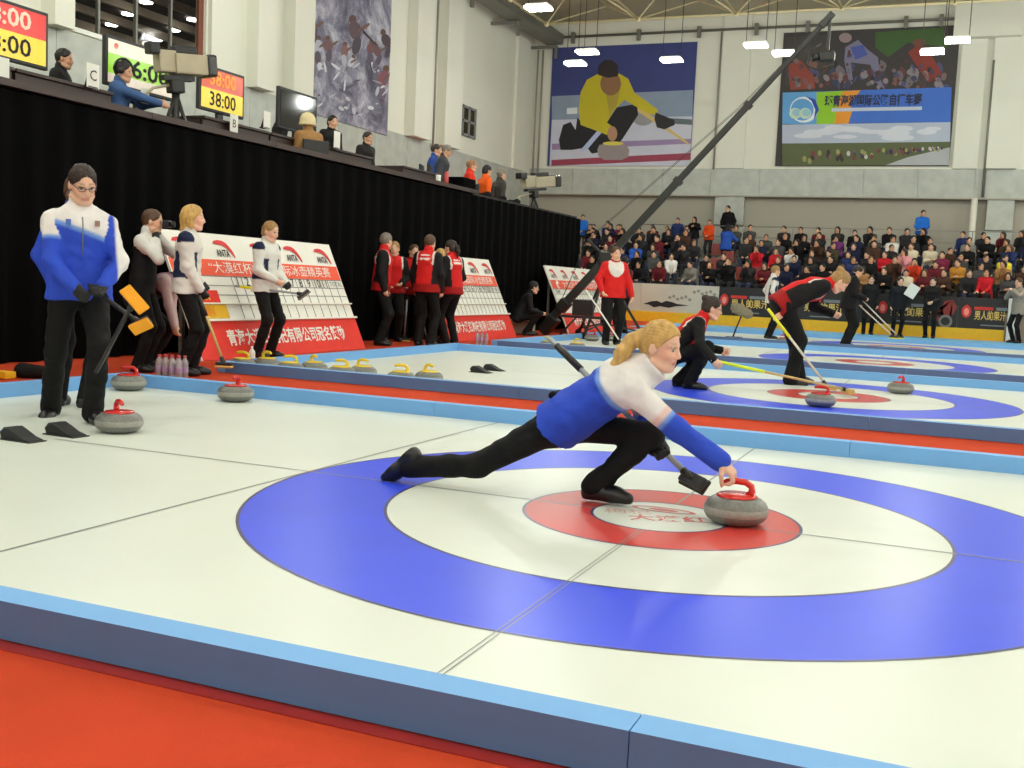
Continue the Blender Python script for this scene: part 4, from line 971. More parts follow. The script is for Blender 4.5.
# red plastic seats seen between the spectators
SEAT = M('seat_red', (132, 48, 40), rough=.45)
def seat(u, r, label):
    y = TY0+r*TRUN+.15; z = TZ0+r*TRISE; x = px(u, 260, Y=y)[0]
    t = thing('stadium_seat', label, 'seat', (x, y, z), 0, 'red plastic seats of the stand')
    MB().box((0, 0, .42), (.42, .40, .04), bev=.015).build('seat_shell', SEAT, t); MB().box((0, .19, .62), (.42, .04, .40), bev=.015).build('backrest', SEAT, t)
    MB().box((0, .02, .20), (.06, .06, .40)).box((0, .02, .012), (.3, .2, .02)).build('pedestal', STEEL, t)
SEATS = [(716, 4, 'red seat beside the standing spectator in the orange jacket'), (727, 3, 'red seat below the spectator in the blue jacket'), (742, 1, 'red seat in front of the spectator in the bright red down jacket'), (758, 1, 'empty red seat left of the white-jacketed player'), (716, 2, 'empty red seat in the gangway under the orange jacket')]
for u, r, lb in SEATS: seat(u, r, lb)
# ---------------------------------------------------------------- people
def hairmat(c): return M('hair_%d_%d_%d' % c, c, rough=.5, var=.28, scale=26, bump=.5, bscale=40, stretch=(1.6, 1.6, .5), spec=.4)
BLOND, DBLOND, BROWN, DARK, BLACKH, GREYH = (196, 158, 92), (160, 126, 78), (84, 58, 40), (46, 34, 28), (20, 18, 18), (120, 112, 102)
LC = lambda *c: np.array(lin(c))
def spine_u(J, P):
    ax = J.neck-J.pel; return ((P-J.pel)@ax)/(ax@ax)
def plain(c, yoke=None, yu=.6, sleeve=None):
    """one-colour garment, optionally with a differently coloured yoke and sleeves"""
    def fn(J):
        def g(P, prims):
            tg, t = near_tag(prims, P); C = np.tile(LC(*c), (len(P), 1)); u = spine_u(J, P)
            if sleeve is not None: C[(tg == 'uarm') | (tg == 'farm')] = LC(*sleeve)
            if yoke is not None: C[(tg == 'torso') & (u > yu)] = LC(*yoke)
            return C
        return g
    return fn
def front_of(J, P):
    d = P-J.waist; return d@J.fw, d@J.lt
def soft(C, m, d, w, col):
    """blend colour in over a narrow band where d > 0, inside mask m"""
    f = np.clip(d/w+.5, 0, 1)[:, None]*m[:, None]; C[:] = C*(1-f)+col*f
def blue_white(front=False):
    BL, WH, LB, PK = LC(44, 76, 196), LC(228, 226, 226), LC(110, 150, 220), LC(226, 196, 190)
    def fn(J):
        def g(P, prims):
            tg, t = near_tag(prims, P); C = np.tile(BL, (len(P), 1)); u = spine_u(J, P); a, b = front_of(J, P)
            edge = .70-(.10*np.clip(b/.15, -1, 1) if front else 0)
            tor = (tg == 'torso') | (tg == 'collar')
            soft(C, tor, u-edge+.055, .03, LB); soft(C, tor, u-edge, .03, WH)
            ua = tg == 'uarm'; C[ua] = WH; soft(C, ua, t-.60, .05, PK); soft(C, ua, t-.72, .05, LB); soft(C, ua, t-.80, .05, BL)
            if front:
                left = ((P-J.waist)@J.lt > 0)
                C[ua & left] = WH; C[(tg == 'farm') & left] = WH
                soft(C, left & ((tg == 'uarm') | (tg == 'farm')), .205*J.s-((P-J.chest)@J.lt), .016, BL)
                rt = ua & ~left; C[rt] = WH; soft(C, rt, t-.42, .05, LB); soft(C, rt, t-.50, .05, BL)
            C[tg == 'collar'] = WH
            return C
        return g
    return fn
def white_navy(vest=False):
    WH, NV = LC(220, 220, 216), LC(30, 38, 70)
    def fn(J):
        def g(P, prims):
            tg, t = near_tag(prims, P); C = np.tile(WH, (len(P), 1)); u = spine_u(J, P); a, b = front_of(J, P); tor = tg == 'torso'
            if vest: C[tor] = LC(16, 17, 20); C[tor & (u > .9)] = WH
            else: C[tor & (np.abs(b) > .095*J.s) & (u < .62)] = NV; C[(tg == 'uarm') & (t < .12)] = NV; C[tor & (u < .12)] = WH
            return C
        return g
    return fn
def red_team(back=True, white_front=False):
    RD, BK, WH = LC(206, 30, 30), LC(16, 15, 17), LC(226, 222, 218)
    def fn(J):
        def g(P, prims):
            tg, t = near_tag(prims, P); C = np.tile(RD, (len(P), 1)); u = spine_u(J, P); a, b = front_of(J, P)
            arm = (tg == 'uarm') | (tg == 'farm')
            if white_front:
                C[(tg == 'torso') & (a > 0) & ((u-.84)**2/.11+b**2/.021 < 1)] = WH
                pass
                C[(tg == 'torso') & (a < -.0) & (u > .7)] = BK
            else:
                C[arm] = BK; C[(tg == 'torso') & (np.abs(b) > .125*J.s)] = BK
                C[(tg == 'torso') & (np.abs(np.abs(b)-.130*J.s) < .012) & (u > .6)] = WH
                if back: C[(tg == 'torso') & (a < 0) & (np.abs(u-.78) < .025) & (np.abs(b) < .085)] = WH; C[(tg == 'torso') & (a < 0) & (np.abs(u-.88) < .02) & (np.abs(b) < .07)] = WH
                C[(tg == 'torso') & (u < .06)] = RD*.5
            return C
        return g
    return fn
def person(J, label, vox=.013, skin=(222, 178, 150), hair=('short', BROWN), jacket=None, trousers=None, gloves=(False, False), group=None, collar=True, collar_h=.045, hem=.03, flare=1.15, jr=1.0, fullhands=None, bvox=None, tr=1.0, glasses=False, big=1.0, shoe=True, cuff=1.12, brow=(92, 66, 44)):
    base = np.array([J.base[0], J.base[1], J.base[2]]); full = vox < .0125 if fullhands is None else fullhands
    t = thing('person', label, 'person', tuple(base), 0, group)
    body(J, t, base, bvox or vox*.85, skin, gl=gloves, full=full, big=big, rgb=head_rgb(J, skin, brow=brow, big=big))
    P = torso_prims(J, jr, hem=hem)+(collar if isinstance(collar, list) else [])+arm_prims(J, jr*1.04, cuff)
    if collar is True: P.append(Cone(J.neck-J.up2*.05*J.s, J.neck+nrm(J.hc-J.neck)*collar_h*J.s-J.hf*.010, .074*J.s, .070*J.s, 'collar', k=.012))
    def wr(Q):
        n = 1.5*np.sin(Q[:, 0]*31+Q[:, 2]*43+1.5*np.sin(Q[:, 1]*19))*np.sin(Q[:, 1]*23-Q[:, 2]*27)+.7*np.sin(Q[:, 0]*63+Q[:, 1]*51+2*np.sin(Q[:, 2]*29))*np.sin(Q[:, 2]*57)
        c = Q.mean(axis=0); return Q+n[:, None]*.0035*(Q-c)/np.maximum(np.linalg.norm(Q-c, axis=1)[:, None], .05)
    blob('jacket', P, vox, FABRIC, t, base, k=.03, color=jacket(J), disp=wr if vox < .0125 else None)
    blob('trousers', leg_prims(J, tr, flare), vox, trousers or BLKF, t, base, k=.03, disp=wr if vox < .0125 else None)
    if shoe:
        for i in (0, 1): blob('shoe', shoe_prims(J, i), min(vox, .014), SHOEM, t, base)
    if hair:
        def strand(Q):
            d = Q-J.hc; an = np.arctan2(d@J.hl, -(d@J.hf)+.03); v = d@J.hu
            n = np.sin(an*19+v*25)*.0030+np.sin(an*37-v*40)*.0020+np.sin(v*90+an*5)*.0012
            return Q+n[:, None]*(d/np.maximum(np.linalg.norm(d, axis=1)[:, None], .05))
        blob('hair', hair_prims(J, hair[0], big), min(vox*.7, .012), hairmat(hair[1]), t, base, k=.015, disp=strand if vox < .0185 else None)
    for i in (0, 1):
        if gloves[i]: blob('glove', hand_prims(J, i, r=1.16, tagname='glove', full=full)+[Cone(J.wr[i]-J.hdir[i]*.055*J.s, J.wr[i], .040*J.s, .034*J.s, 'glove')], min(vox, .009), GLOVE, t, base, k=.01)
    if glasses:
        s = J.s*big; q = lambda a, b, d: J.hc+s*(a*J.hf+b*J.hl+d*J.hu); m = MB()
        for b in (1, -1):
            ring = [q(.101, .033*b+.024*math.cos(a*.52), .006+.015*math.sin(a*.52)) for a in range(13)]
            m.tube(ring, .0022*s, n=6, caps=False); m.tube([q(.098, .056*b, .010), q(.0, .083*b, .012)], .0022*s, n=6)
        m.tube([q(.103, .009, .010), q(.103, -.009, .010)], .0022*s, n=6)
        m.build('glasses', BLK, t, base)
    return t
def rearm(J, i, wrist, hint, sh=None):
    if sh is not None: J.sh[i] = np.array(sh, float)
    J.el[i], J.wr[i] = ik(J.sh[i], np.array(wrist, float), .275*J.s, .245*J.s, np.array(hint, float)); J.hdir[i] = nrm(J.wr[i]-J.el[i])

# ---- the player delivering the stone
J = pose((-.53, .12, 0), 0.0, s=.95, pel=(0, 0, .385), lean=.93, roundb=-.02, side=-.05, twist=.30, spine=.49, head=(-.20, .17, 0))
dh = V3(-.062, .085, .755)-J.hc; J.hc = V3(-.062, .085, .755); J.neck = J.neck+dh*.6
rearm(J, 1, (.268, .053, .254), (-.1, -.5, -.9), sh=(-.150, -.035, .560))
J.hdir[1] = nrm(V3(.075, .004, -.062)); J.palm[1] = V3(-.35, .1, -1); J.grip[1] = .62
rearm(J, 0, (-.115, .262, .315), (-.2, .9, -.2), sh=(-.235, .250, .565)); J.hdir[0] = nrm(V3(.5, -.02, -.75)); J.palm[0] = V3(.2, -1, .1); J.grip[0] = .85
J.hip = [V3(-.52, .205, .345), V3(-.555, .035, .345)]
J.kn = [V3(-.115, .215, .335), V3(-.905, .015, .135)]; J.an = [V3(-.345, .135, .095), V3(-1.255, .03, .088)]
J.toe = [nrm(V3(1, -.06, 0)), nrm(V3(-.62, 0, -.60))]; J.sole = [V3(0, 0, 1), nrm(V3(.60, 0, -.62))]
HERO = J
hero = person(J, 'player in blue and white jacket lunging low to deliver a stone', vox=.0085, bvox=.0060, skin=(228, 184, 158), hair=None, jacket=blue_white(), gloves=(True, False), hem=-.025, flare=1.2, jr=1.05, tr=.98, big=.94, cuff=1.3, brow=(168, 130, 92), collar=[Cone((-.165, .085, .60), (-.088, .085, .672), .078, .080, 'collar', k=.03), Cut((-.082, .085, .680), (.76, 0, .64))])
s = J.s*.94; q = lambda a, b, d: J.hc+s*(a*J.hf+b*J.hl+d*J.hu); A3 = (J.hf, J.hl, J.hu)
hp = [Ell(q(-.012, 0, .032), (.108*s, .086*s, .104*s), A3, 'h'), Cut(q(.058, 0, .052), J.hf*.80-J.hu*.60), Ell(q(-.062, 0, .0), (.052*s, .070*s, .060*s), A3, 'h', k=.03),
      Cone(q(-.100, 0, .030), q(-.125, 0, .034), .026*s, .026*s, 'h', k=.01), Cone(q(-.120, -.005, .036), q(-.150, -.04, -.005), .028*s, .036*s, 'h', k=.015), Cone(q(-.150, -.04, -.005), q(-.160, -.095, -.070), .037*s, .036*s, 'h', k=.02), Cone(q(-.160, -.095, -.070), q(-.168, -.120, -.140), .035*s, .024*s, 'h', k=.02), Cone(q(-.168, -.12, -.13), q(-.180, -.122, -.190), .024*s, .008*s, 'h', k=.02)]
def strands(Q):
    d = Q-J.hc; ang = np.arctan2(d@J.hu-.02, d@J.hl+1e-6); f_ = d@J.hf
    n = np.sin(ang*34+f_*20)*.0022+np.sin(ang*71-f_*33)*.0012
    return Q+n[:, None]*(d/np.maximum(np.linalg.norm(d, axis=1)[:, None], .05))
hh = blob('hair', hp, .0058, hairmat(BLOND), hero, J.base, k=.015, disp=strands)
MB().lathe([(.024*s, -.010), (.028*s, 0), (.024*s, .010)], q(-.112, 0, .033)-J.base, n=14, R=np.array([J.hl, J.hu, J.hf]).T).build('hair_band', M('hair_band_grey', (150, 150, 150), rough=.6), hh)
# maker's patch on the back of the jacket
pb = J.pel+J.up1*.17*s-J.fw*.118*s+J.lt*.0
PATCHM = M('patch_white', (214, 216, 222), rough=.7)
# belt pouch at the back of the waist
blob('belt_pouch', [Cone(J.pel+J.up1*.06-J.fw*.125+V3(0, -.04, 0), J.pel+J.up1*.06-J.fw*.125+V3(0, .06, 0), .020, .020, 'p')], .007, BLKF, hero, J.base)
hd_, en_ = px(693, 480, Y=.235), px(549, 338, Y=.55)
broom(hd_, en_, 'grey curling broom tucked under the arm of the lunging player', shaft=SHAFT, grip=BLK, gl=(.76, .94), pad=BLK, headm=M('brush_head_black', (22, 22, 24), rough=.4, var=.4, scale=40), hd=V3(.9, -.35, -.25), up=V3(-.3, -.75, .6), hlen=.135, r=.0145)

# ---- the standing player with glasses and brooms
J = pose((-4.06, .70, 0), -.72, s=.975, lean=.02, pel=(0, .0, .885), head=(.22, .42, .06), twist=.05, spine=.52,
         hands=((.26, .12, .90), (.27, -.04, .86)), elbow=((-.5, 1.2, -.1), (-.5, -1.2, -.1)), feet=(px(93, 414, Y=.62)+V3(0, 0, .03), px(51, 410, Y=.72)+V3(0, 0, .035)), toes=((1, .25, 0), (.85, -.35, -.25)))
J.sh = [J.sh[0]+J.lt*.006-J.up2*.035, J.sh[1]-J.lt*.006-J.up2*.035]
for i_ in (0, 1): rearm(J, i_, J.wr[i_], -.5*J.F+(1.2, -1.2)[i_]*J.L)
J.palm = [V3(.2, -1, 0), V3(.2, 1, 0)]; J.grip = [.8, .8]
person(J, 'standing player in blue and white jacket and glasses, holding two orange brooms', vox=.0105, bvox=.0080, skin=(224, 182, 156), hair=('tied', DARK), jacket=blue_white(True), gloves=(True, True), glasses=True, jr=1.09, tr=1.10, flare=1.25)
pl_ = bpy.data.objects['person.001'] if 'person.001' in bpy.data.objects else None
for sg_, c_, nm_ in ((-1, (70, 110, 190), 'chest_badge'), (1, (150, 120, 110), 'chest_badge')):
    bp_ = J.chest+J.up2*.015+J.fw*.136+J.lt*.085*sg_
    MB().box(bp_, (.030, .008, .036), R=np.array([J.lt, J.fw, J.up2]).T).build(nm_, M('badge_%d' % sg_, c_), pl_, J.base)
MB().tube([J.waist+J.fw*.125*J.s*1.0, J.chest+J.fw*.139, J.chest+J.up2*.05+J.fw*.112], .004, n=6).build('zip', GPRINT, pl_, J.base)
broom(px(134, 301, Y=.36), px(96, 372, Y=.48), 'curling broom with large orange pad, held highest by the player with glasses', shaft=SHBLK, pad=ORP, hd=V3(.62, .25, -.72), up=V3(-.62, .62, -.45), hlen=.17)
broom(px(141, 324, Y=.42), px(108, 300, Y=.47), 'curling broom with small orange pad, lower one by the player with glasses', shaft=SHBLK, pad=ORP, hd=V3(.72, .28, .40), up=V3(-.45, .62, .55), hlen=.12)
# ---- others by the hack end
hb = px(73, 300, Y=1.15)
J = pose((hb[0], 1.15, 0), 1.9, s=.97, head=(.2, .1, 0), hands=(px(55, 286, Y=1.12), None), elbow=((-.2, .9, 0), None))
person(J, 'player in blue jacket mostly hidden behind the standing player with glasses', vox=.013, hair=('ponytail', BROWN), jacket=plain((44, 76, 196), yoke=(228, 226, 226)))
b0 = px(141, 371, Z=0)
J = pose((b0[0], b0[1], 0), .35, s=.93, lean=.10, head=(.15, .10, 0), hands=((.16, .03, 1.40), (.17, -.08, 1.36)), elbow=((.3, .5, -.6), (.3, -.5, -.8)))
J.grip = [.7, .7]
person(J, 'player in black vest and white sleeves holding a camera to the face', vox=.013, hair=('short', BROWN), jacket=white_navy(True), gloves=(False, True))
tag(MB().box(J.base+J.F*.235+V3(0, 0, 1.425), (.06, .11, .07), R=Matrix.Rotation(.35, 3, 'Z'), bev=.01).tube([J.base+J.F*.26+V3(0, 0, 1.425), J.base+J.F*.31+V3(0, 0, 1.425)], .028, n=12).build('photo_camera', BLK), 'small black photo camera held to the eye by the black-vested player', 'camera')
b0 = px(166, 369, Z=0)
J = pose((b0[0]-.25, b0[1], 0), .30, s=.90, lean=.85, roundb=.25, pel=(-.1, 0, .74), head=(0, .9, 0), hands=((.30, .06, .50), (.36, -.08, .44)), knee=((1, .2, 0), (1, -.2, 0)))
person(J, 'player with pale pink sleeves bending down left of the nearest scoreboard', vox=.014, hair=('tied', BROWN), jacket=plain((26, 26, 30), sleeve=(206, 180, 180), yoke=(150, 110, 130)))
J = pose((-5.60, 3.62, 0), .50, s=.955, lean=.03, head=(.05, .02, 0), hands=((.10, .20, .92), (.16, -.14, .86)), elbow=(None, (-.9, -.3, 0)), feet=((.05, .09, .085), (-.02, -.09, .085)))
J.grip = [.6, .85]
person(J, 'player in white and navy jacket leaning on an upright broom left of the scoreboard', vox=.012, skin=(232, 186, 164), hair=('bob', BLOND), jacket=white_navy(), jr=1.08, tr=1.06, gloves=(True, True))
broom(px(224, 364, Y=3.45), px(199, 296, Y=3.50), 'yellow-shafted curling broom standing on the carpet at the nearest scoreboard', shaft=WOODM, grip=SHBLK, gl=(.7, 1.0), pad=TAN, hd=V3(1, .3, 0), hlen=.15)
tag(MB().lathe([(.035, 0), (.036, .01), (.036, .12), (.030, .14), (.012, .16), (.012, .19)], (px(252, 352, Y=5.2)[0], 5.2, 0), n=14).build('drink_bottle', WHITE), 'white drink bottle at the foot of the nearest scoreboard', 'bottle')
J = pose((-6.42, 6.02, 0), .0, s=.96, lean=.03, head=(-.05, .22, 0), hands=((.25, .09, .93), (.23, -.12, .96)), elbow=((-.8, .5, 0), (-.8, -.5, 0)), feet=((.02, .12, .085), (.0, -.12, .085)))
J.grip = [.8, .8]
person(J, 'player in white jacket holding a broom level across the waist before the scoreboard', vox=.012, skin=(230, 186, 162), hair=('tied', DBLOND), jacket=white_navy(), gloves=(True, False), jr=1.08, tr=1.08)
hp_ = (J.wr[0]+J.wr[1])/2+V3(.06, 0, -.02)
a, b = px(303, 294, Y=6.15), px(235, 286, Y=5.75)
broom(a, b, 'curling broom with yellow grip held level in front of the nearest scoreboard', shaft=SHAFT, grip=YLW, gl=(.52, .93), pad=M('pad_grey', (120, 116, 108), rough=.9), headm=SHBLK, hd=V3(.5, .6, .62), hlen=.16)
# ---- the huddle in red jackets
HUD = [((379, 345), .45, 'short', GREYH, 1.02, 'player in red and black jacket, leftmost of the huddle, seen from behind', (.9, .05, 0)),
       ((391, 341), -.9, 'tied', DBLOND, .97, 'player facing the camera at the back of the huddle, second from the left', (-.2, .1, 0)),
       ((410, 340), -1.2, 'tied', BROWN, .96, 'player at the back of the huddle, third from the left, half hidden', (.5, .1, 0)),
       ((424, 346), 1.6, 'short', BROWN, 1.03, 'player seen from behind in the huddle centre, white lettering on red back', (0, .15, 0)),
       ((439, 342), 2.6, 'tied', BLOND, .93, 'player in the huddle, second from the right, mostly hidden', (0, .2, 0)),
       ((450, 345), 2.85, 'ponytail', DARK, 1.0, 'player in red and black jacket, rightmost of the huddle, facing left', (.1, .05, 0))]
for (uv, yw, hs, hc_, sc_, lb, hd__) in HUD:
    b0 = px(*uv, Z=0)
    J = pose((b0[0], b0[1], 0), yw, s=sc_*.98, head=hd__, hands=((.18, .12, .98), (.18, -.14, .95)) if sc_ < 1.02 else None, elbow=((-.7, .7, 0), (-.7, -.7, 0)))
    person(J, lb, vox=.017, hair=(hs, hc_), jacket=red_team(), jr=1.14, tr=1.12, group='huddle in red and black jackets', fullhands=False)
b0 = px(404, 341, Z=0); broom(b0+V3(0, 0, .03), px(407, 300, Y=b0[1]-.1), 'grey curling broom standing upright inside the red huddle', shaft=SHAFT, pad=TAN)
b0 = px(421, 341, Z=0); broom(b0+V3(.0, .2, .03), px(420, 300, Y=b0[1]+.3), 'white curling broom between the legs of the central huddle player', shaft=WHITE, pad=TAN)
# crouching man by the curtain
b0 = px(524, 335, Z=0)
J = pose((b0[0], b0[1], 0), .5, s=1.0, lean=.45, pel=(-.15, 0, .36), head=(.1, .15, 0), hands=((.30, .1, .45), (.32, -.12, .45)), feet=((.12, .13, .085), (.02, -.12, .085)))
person(J, 'person in dark clothes crouching by the black curtain, facing right', vox=.017, hair=('short', BLACKH), jacket=plain((22, 23, 26)), fullhands=False)
p = px(517, 333, Z=0); t = thing('storage_tub', 'off-white plastic tub on the floor by the person crouching at the curtain', 'tub', (p[0]+.25, p[1]-.3, 0))
MB().box((0, 0, .14), (.42, .30, .26), bev=.03).build('tub_body', M('tub_plastic', (190, 186, 168), rough=.5), t); MB().box((0, 0, .275), (.46, .34, .03), bev=.012).build('rim', M('tub_plastic', (190, 186, 168)), t)
# ---- red and white player before the jib
J = pose((-4.50, 13.75, 0), -.95, s=1.04, lean=0, head=(.05, .05, 0), hands=((.10, .30, .86), (.20, -.26, .92)), elbow=((-.6, .9, 0), (-.6, -.9, 0)), feet=((.0, .11, .085), (.02, -.10, .085)))
person(J, 'player in red jacket with white chest standing below the camera jib', vox=.016, hair=('tied', BROWN), jacket=red_team(False, True), jr=1.2, tr=1.15)
broom(px(621, 343, Y=13.2), px(586, 290, Y=13.3), 'white curling broom held slanting by the red and white jacketed player', shaft=WHITE, pad=TAN)
p = px(645, 335, Z=0)
J = pose((p[0], 16.9, 0), 2.6, s=1.0, head=(-.8, .1, 0), hands=((.3, .15, 1.05), (.3, -.1, 1.0)))
person(J, 'jib operator in dark jacket behind the red and white player', vox=.018, hair=('short', BLACKH), jacket=plain((34, 34, 44), sleeve=(130, 40, 46)))
# ---- sweepers on the second sheet
J = pose((-1.42, 6.42, 0), .25, s=.97, lean=.62, roundb=.1, pel=(-.17, 0, .36), head=(.05, .22, 0), hands=((.38, .16, .42), px(714, 360, Y=6.05)), elbow=((-.3, .5, -.8), (-.2, -.6, -.8)), feet=((-.05, .14, .085), (.06, -.10, .085)), knee=((1, .35, .3), (1, -.2, .3)))
J.grip = [.7, .85]
person(J, 'player in red and black jacket crouching with a lime-gripped broom', vox=.012, skin=(228, 182, 156), hair=('bun', DARK), jacket=red_team(False), glasses=True, jr=1.08, tr=1.12)
broom(px(848, 390, Y=6.95), px(711, 360, Y=6.02), 'long curling broom with lime grip held by the crouching player', shaft=WOODM, grip=LIME, gl=(.62, .98), pad=TAN, hd=V3(-.45, .9, 0), headm=WOODM, hlen=.22)
J = pose((-.45, 8.02, 0), .40, s=1.04, lean=.95, roundb=.30, pel=(-.24, 0, .90), head=(-.1, .85, 0), hands=((.36, .14, .80), px(776, 318, Y=7.75)), elbow=((-.4, .5, 0), (-.8, -.5, .1)), feet=((.02, .12, .085), (-.12, -.10, .085)))
J.grip = [.7, .8]
person(J, 'player in red and black jacket bending forward over the second sheet', vox=.0125, skin=(230, 186, 160), hair=('bun', DBLOND), jacket=red_team(False), jr=1.12, tr=1.25, flare=1.35)
broom(px(827, 386, Y=7.3), px(768, 309, Y=7.62), 'curling broom with yellow upper shaft beside the bending player', shaft=M('broom_pale', (214, 210, 196), rough=.4), grip=YLW, gl=(.62, 1.0), pad=TAN, hd=V3(.7, -.5, 0), headm=WOODM)
# ---- far sheets
J = pose((-2.85, 20.9, 0), .45, s=1.02, head=(0, .05, 0), hands=((.05, .2, .9), (.08, -.2, .9)))
person(J, 'player in white jacket with black panel standing on the farthest sheet', vox=.02, hair=('short', DBLOND), jacket=white_navy(), fullhands=False)
b0 = px(848, 347, Z=0)
b0 = px(845, 347, Z=0)
J = pose((b0[0], b0[1], 0), .30, s=1.04, lean=.12, head=(0, .5, 0), hands=((.30, .1, 1.0), (.28, -.15, 1.0)))
person(J, 'player in black behind the bending red and black player', vox=.02, hair=('short', DARK), jacket=plain((16, 16, 20)), fullhands=False, jr=1.3, tr=1.35, hem=.08)
broom(px(894, 337, Y=b0[1]), px(859, 305, Y=b0[1]), 'left of two pale curling brooms leaning on the farthest sheet', shaft=M('broom_pale', (214, 210, 196)), pad=YLW, hd=V3(1, 0, 0)); broom(px(899, 337, Y=b0[1]+.2), px(862, 300, Y=b0[1]+.2), 'right of two pale curling brooms leaning on the farthest sheet', shaft=M('broom_pale', (214, 210, 196)), pad=YLW, hd=V3(1, 0, 0))
STF = [((867, 332), 1.03, (18, 18, 20), 'staff member in black, leftmost by the advertising boards', 'short', -1.4, None), ((896, 334), 1.02, (20, 22, 28), 'staff member in black coat holding a white paper by the advertising boards', 'short', -1.3, None), ((929, 337), 1.04, (24, 22, 22), 'staff member in black coat with folded hands before the figure board', 'short', -1.7, (.24, 1.0)), ((1016, 338), 1.08, (150, 140, 128), 'person in beige-grey coat at the right end of the advertising boards', 'short', -2.4, (.3, 1.35))]
for (uv, sc_, c, lb, hs, yw, hh_) in STF:
    b0 = px(*uv, Z=0); b0[1] = min(b0[1], 28.3); b0[0] = px(uv[0], uv[1], Y=b0[1])[0]
    J = pose((b0[0], b0[1], 0), yw, s=sc_, head=(0, .1, 0), hands=None if hh_ is None else ((hh_[0], .06, hh_[1]), (hh_[0], -.06, hh_[1]-.03)))
    person(J, lb, vox=.022, hair=(hs, BLACKH if c != (150, 140, 128) else BROWN), jacket=plain(c), jr=1.12, hem=.10, fullhands=False)
p = px(912, 291, Y=28.1); tag(MB().box(p, (.30, .006, .38), R=Matrix.Rotation(.5, 3, 'Y')).box(p+V3(.01, .008, 0), (.29, .004, .37), R=Matrix.Rotation(.52, 3, 'Y')).build('paper_sheet', WHITE), 'white paper held by the staff member in the black coat', 'paper')
# ---------------------------------------------------------------- camera jib
ARM = M('jib_black', (40, 42, 38), rough=.45, metal=.2)
YJ = 16.0
a, b = px(549, 321, Y=YJ), px(823, 24, Y=YJ); ax = nrm(b-a)
piv = a+ax*1.75
jb = thing('camera_jib', 'long dark camera jib arm rising from a tripod dolly to the ceiling', 'camera crane', (piv[0], YJ, 0)); jbase = (piv[0], YJ, 0)
up = nrm(np.cross(ax, (0, -1, 0))); up = up if up[2] > 0 else -up
Rj = np.array([ax, np.cross(up, ax), up]).T
for i, (f0, f1, w) in enumerate(((.0, .26, .16), (.26, .5, .135), (.5, .75, .115), (.75, 1.0, .09))):
    c = a+(b-a)*(f0+f1)/2; MB().box(c, (np.linalg.norm(b-a)*(f1-f0), w*.8, w), R=Rj, bev=.012).build('arm_section', ARM, jb, jbase)
    MB().box(a+(b-a)*f1, (.10, w*.8+.03, w+.03), R=Rj).build('joint_collar', DKST, jb, jbase)
MB().box(a-ax*.05-up*.05, (.42, .28, .24), R=Rj, bev=.03).build('counterweight', BLK, jb, jbase); MB().box(a+ax*.45, (.26, .26, .22), R=Rj, bev=.03).build('counterweight', BLK, jb, jbase)
mast = piv+up*.55
MB().tube([piv, mast], .03, n=8).build('cable_mast', DKST, jb, jbase)
for off in (-.05, .05): MB().tube([a+ax*.2, mast+V3(0, off, 0), a+(b-a)*.72+up*.10+V3(0, off, 0), b], .005, n=5).build('stay_cable', DKST, jb, jbase)
MB().box(b+ax*.1, (.3, .12, .1), R=Rj).box(b+ax*.18-V3(0, 0, .3), (.05, .05, .6)).build('remote_head_bracket', ARM, jb, jbase)
hc_ = b+ax*.18-V3(0, 0, .72); MB().box(hc_, (.26, .16, .18), bev=.03).tube([hc_+V3(-.15, 0, 0), hc_+V3(-.28, -.05, -.04)], [.07, .06], n=14).build('remote_camera', BLK, jb, jbase)
MB().tube([hc_+V3(-.1, -.12, .2), hc_+V3(-.32, -.12, .1), hc_+V3(-.35, -.12, -.16), hc_+V3(-.12, -.12, -.26), hc_+V3(.14, -.12, -.16)], .018, n=6).build('camera_cradle', DKST, jb, jbase)
MB().box(piv, (.26, .26, .26), bev=.03).tube([piv, (piv[0], YJ, .25)], .06, n=12).build('pivot_post', DKST, jb, jbase)
for an in (.4, 2.5, 4.6):
    f = V3(piv[0]+.85*math.cos(an), YJ+.85*math.sin(an), .05)
    l = MB().tube([(piv[0], YJ, max(piv[2]-.25, .75)), f], .028, n=8).tube([(piv[0], YJ, .3), f+V3(0, 0, .1)], .018, n=6).build('tripod_leg', DKST, jb, jbase)
    MB().lathe([(.02, -.03), (.07, -.03), (.07, .03), (.02, .03)], f+V3(0, 0, .02), n=14, R=Matrix.Rotation(math.pi/2, 3, 'X')).build('wheel', BLK, l, jbase)
# monitor and control bars at the back of the jib
mo = px(583, 312, Y=14.7); t = thing('monitor_stand', 'low black monitor rig under the jib arm left of the red and white player', 'monitor', (mo[0], 14.7, 0))
MB().box((0, 0, .62), (.42, .1, .30), bev=.02).build('monitor', BLK, t); MB().box((0, 0, .44), (.9, .06, .05)).build('cross_bar', DKST, t)
for q in (-.4, .4): MB().tube([(q*.3, 0, .44), (q*1.3, -.1*q, 0)], .02, n=6).build('leg', DKST, t)
MB().tube([(0, 0, .44), (0, .35, 0)], .02, n=6).build('leg', DKST, t)
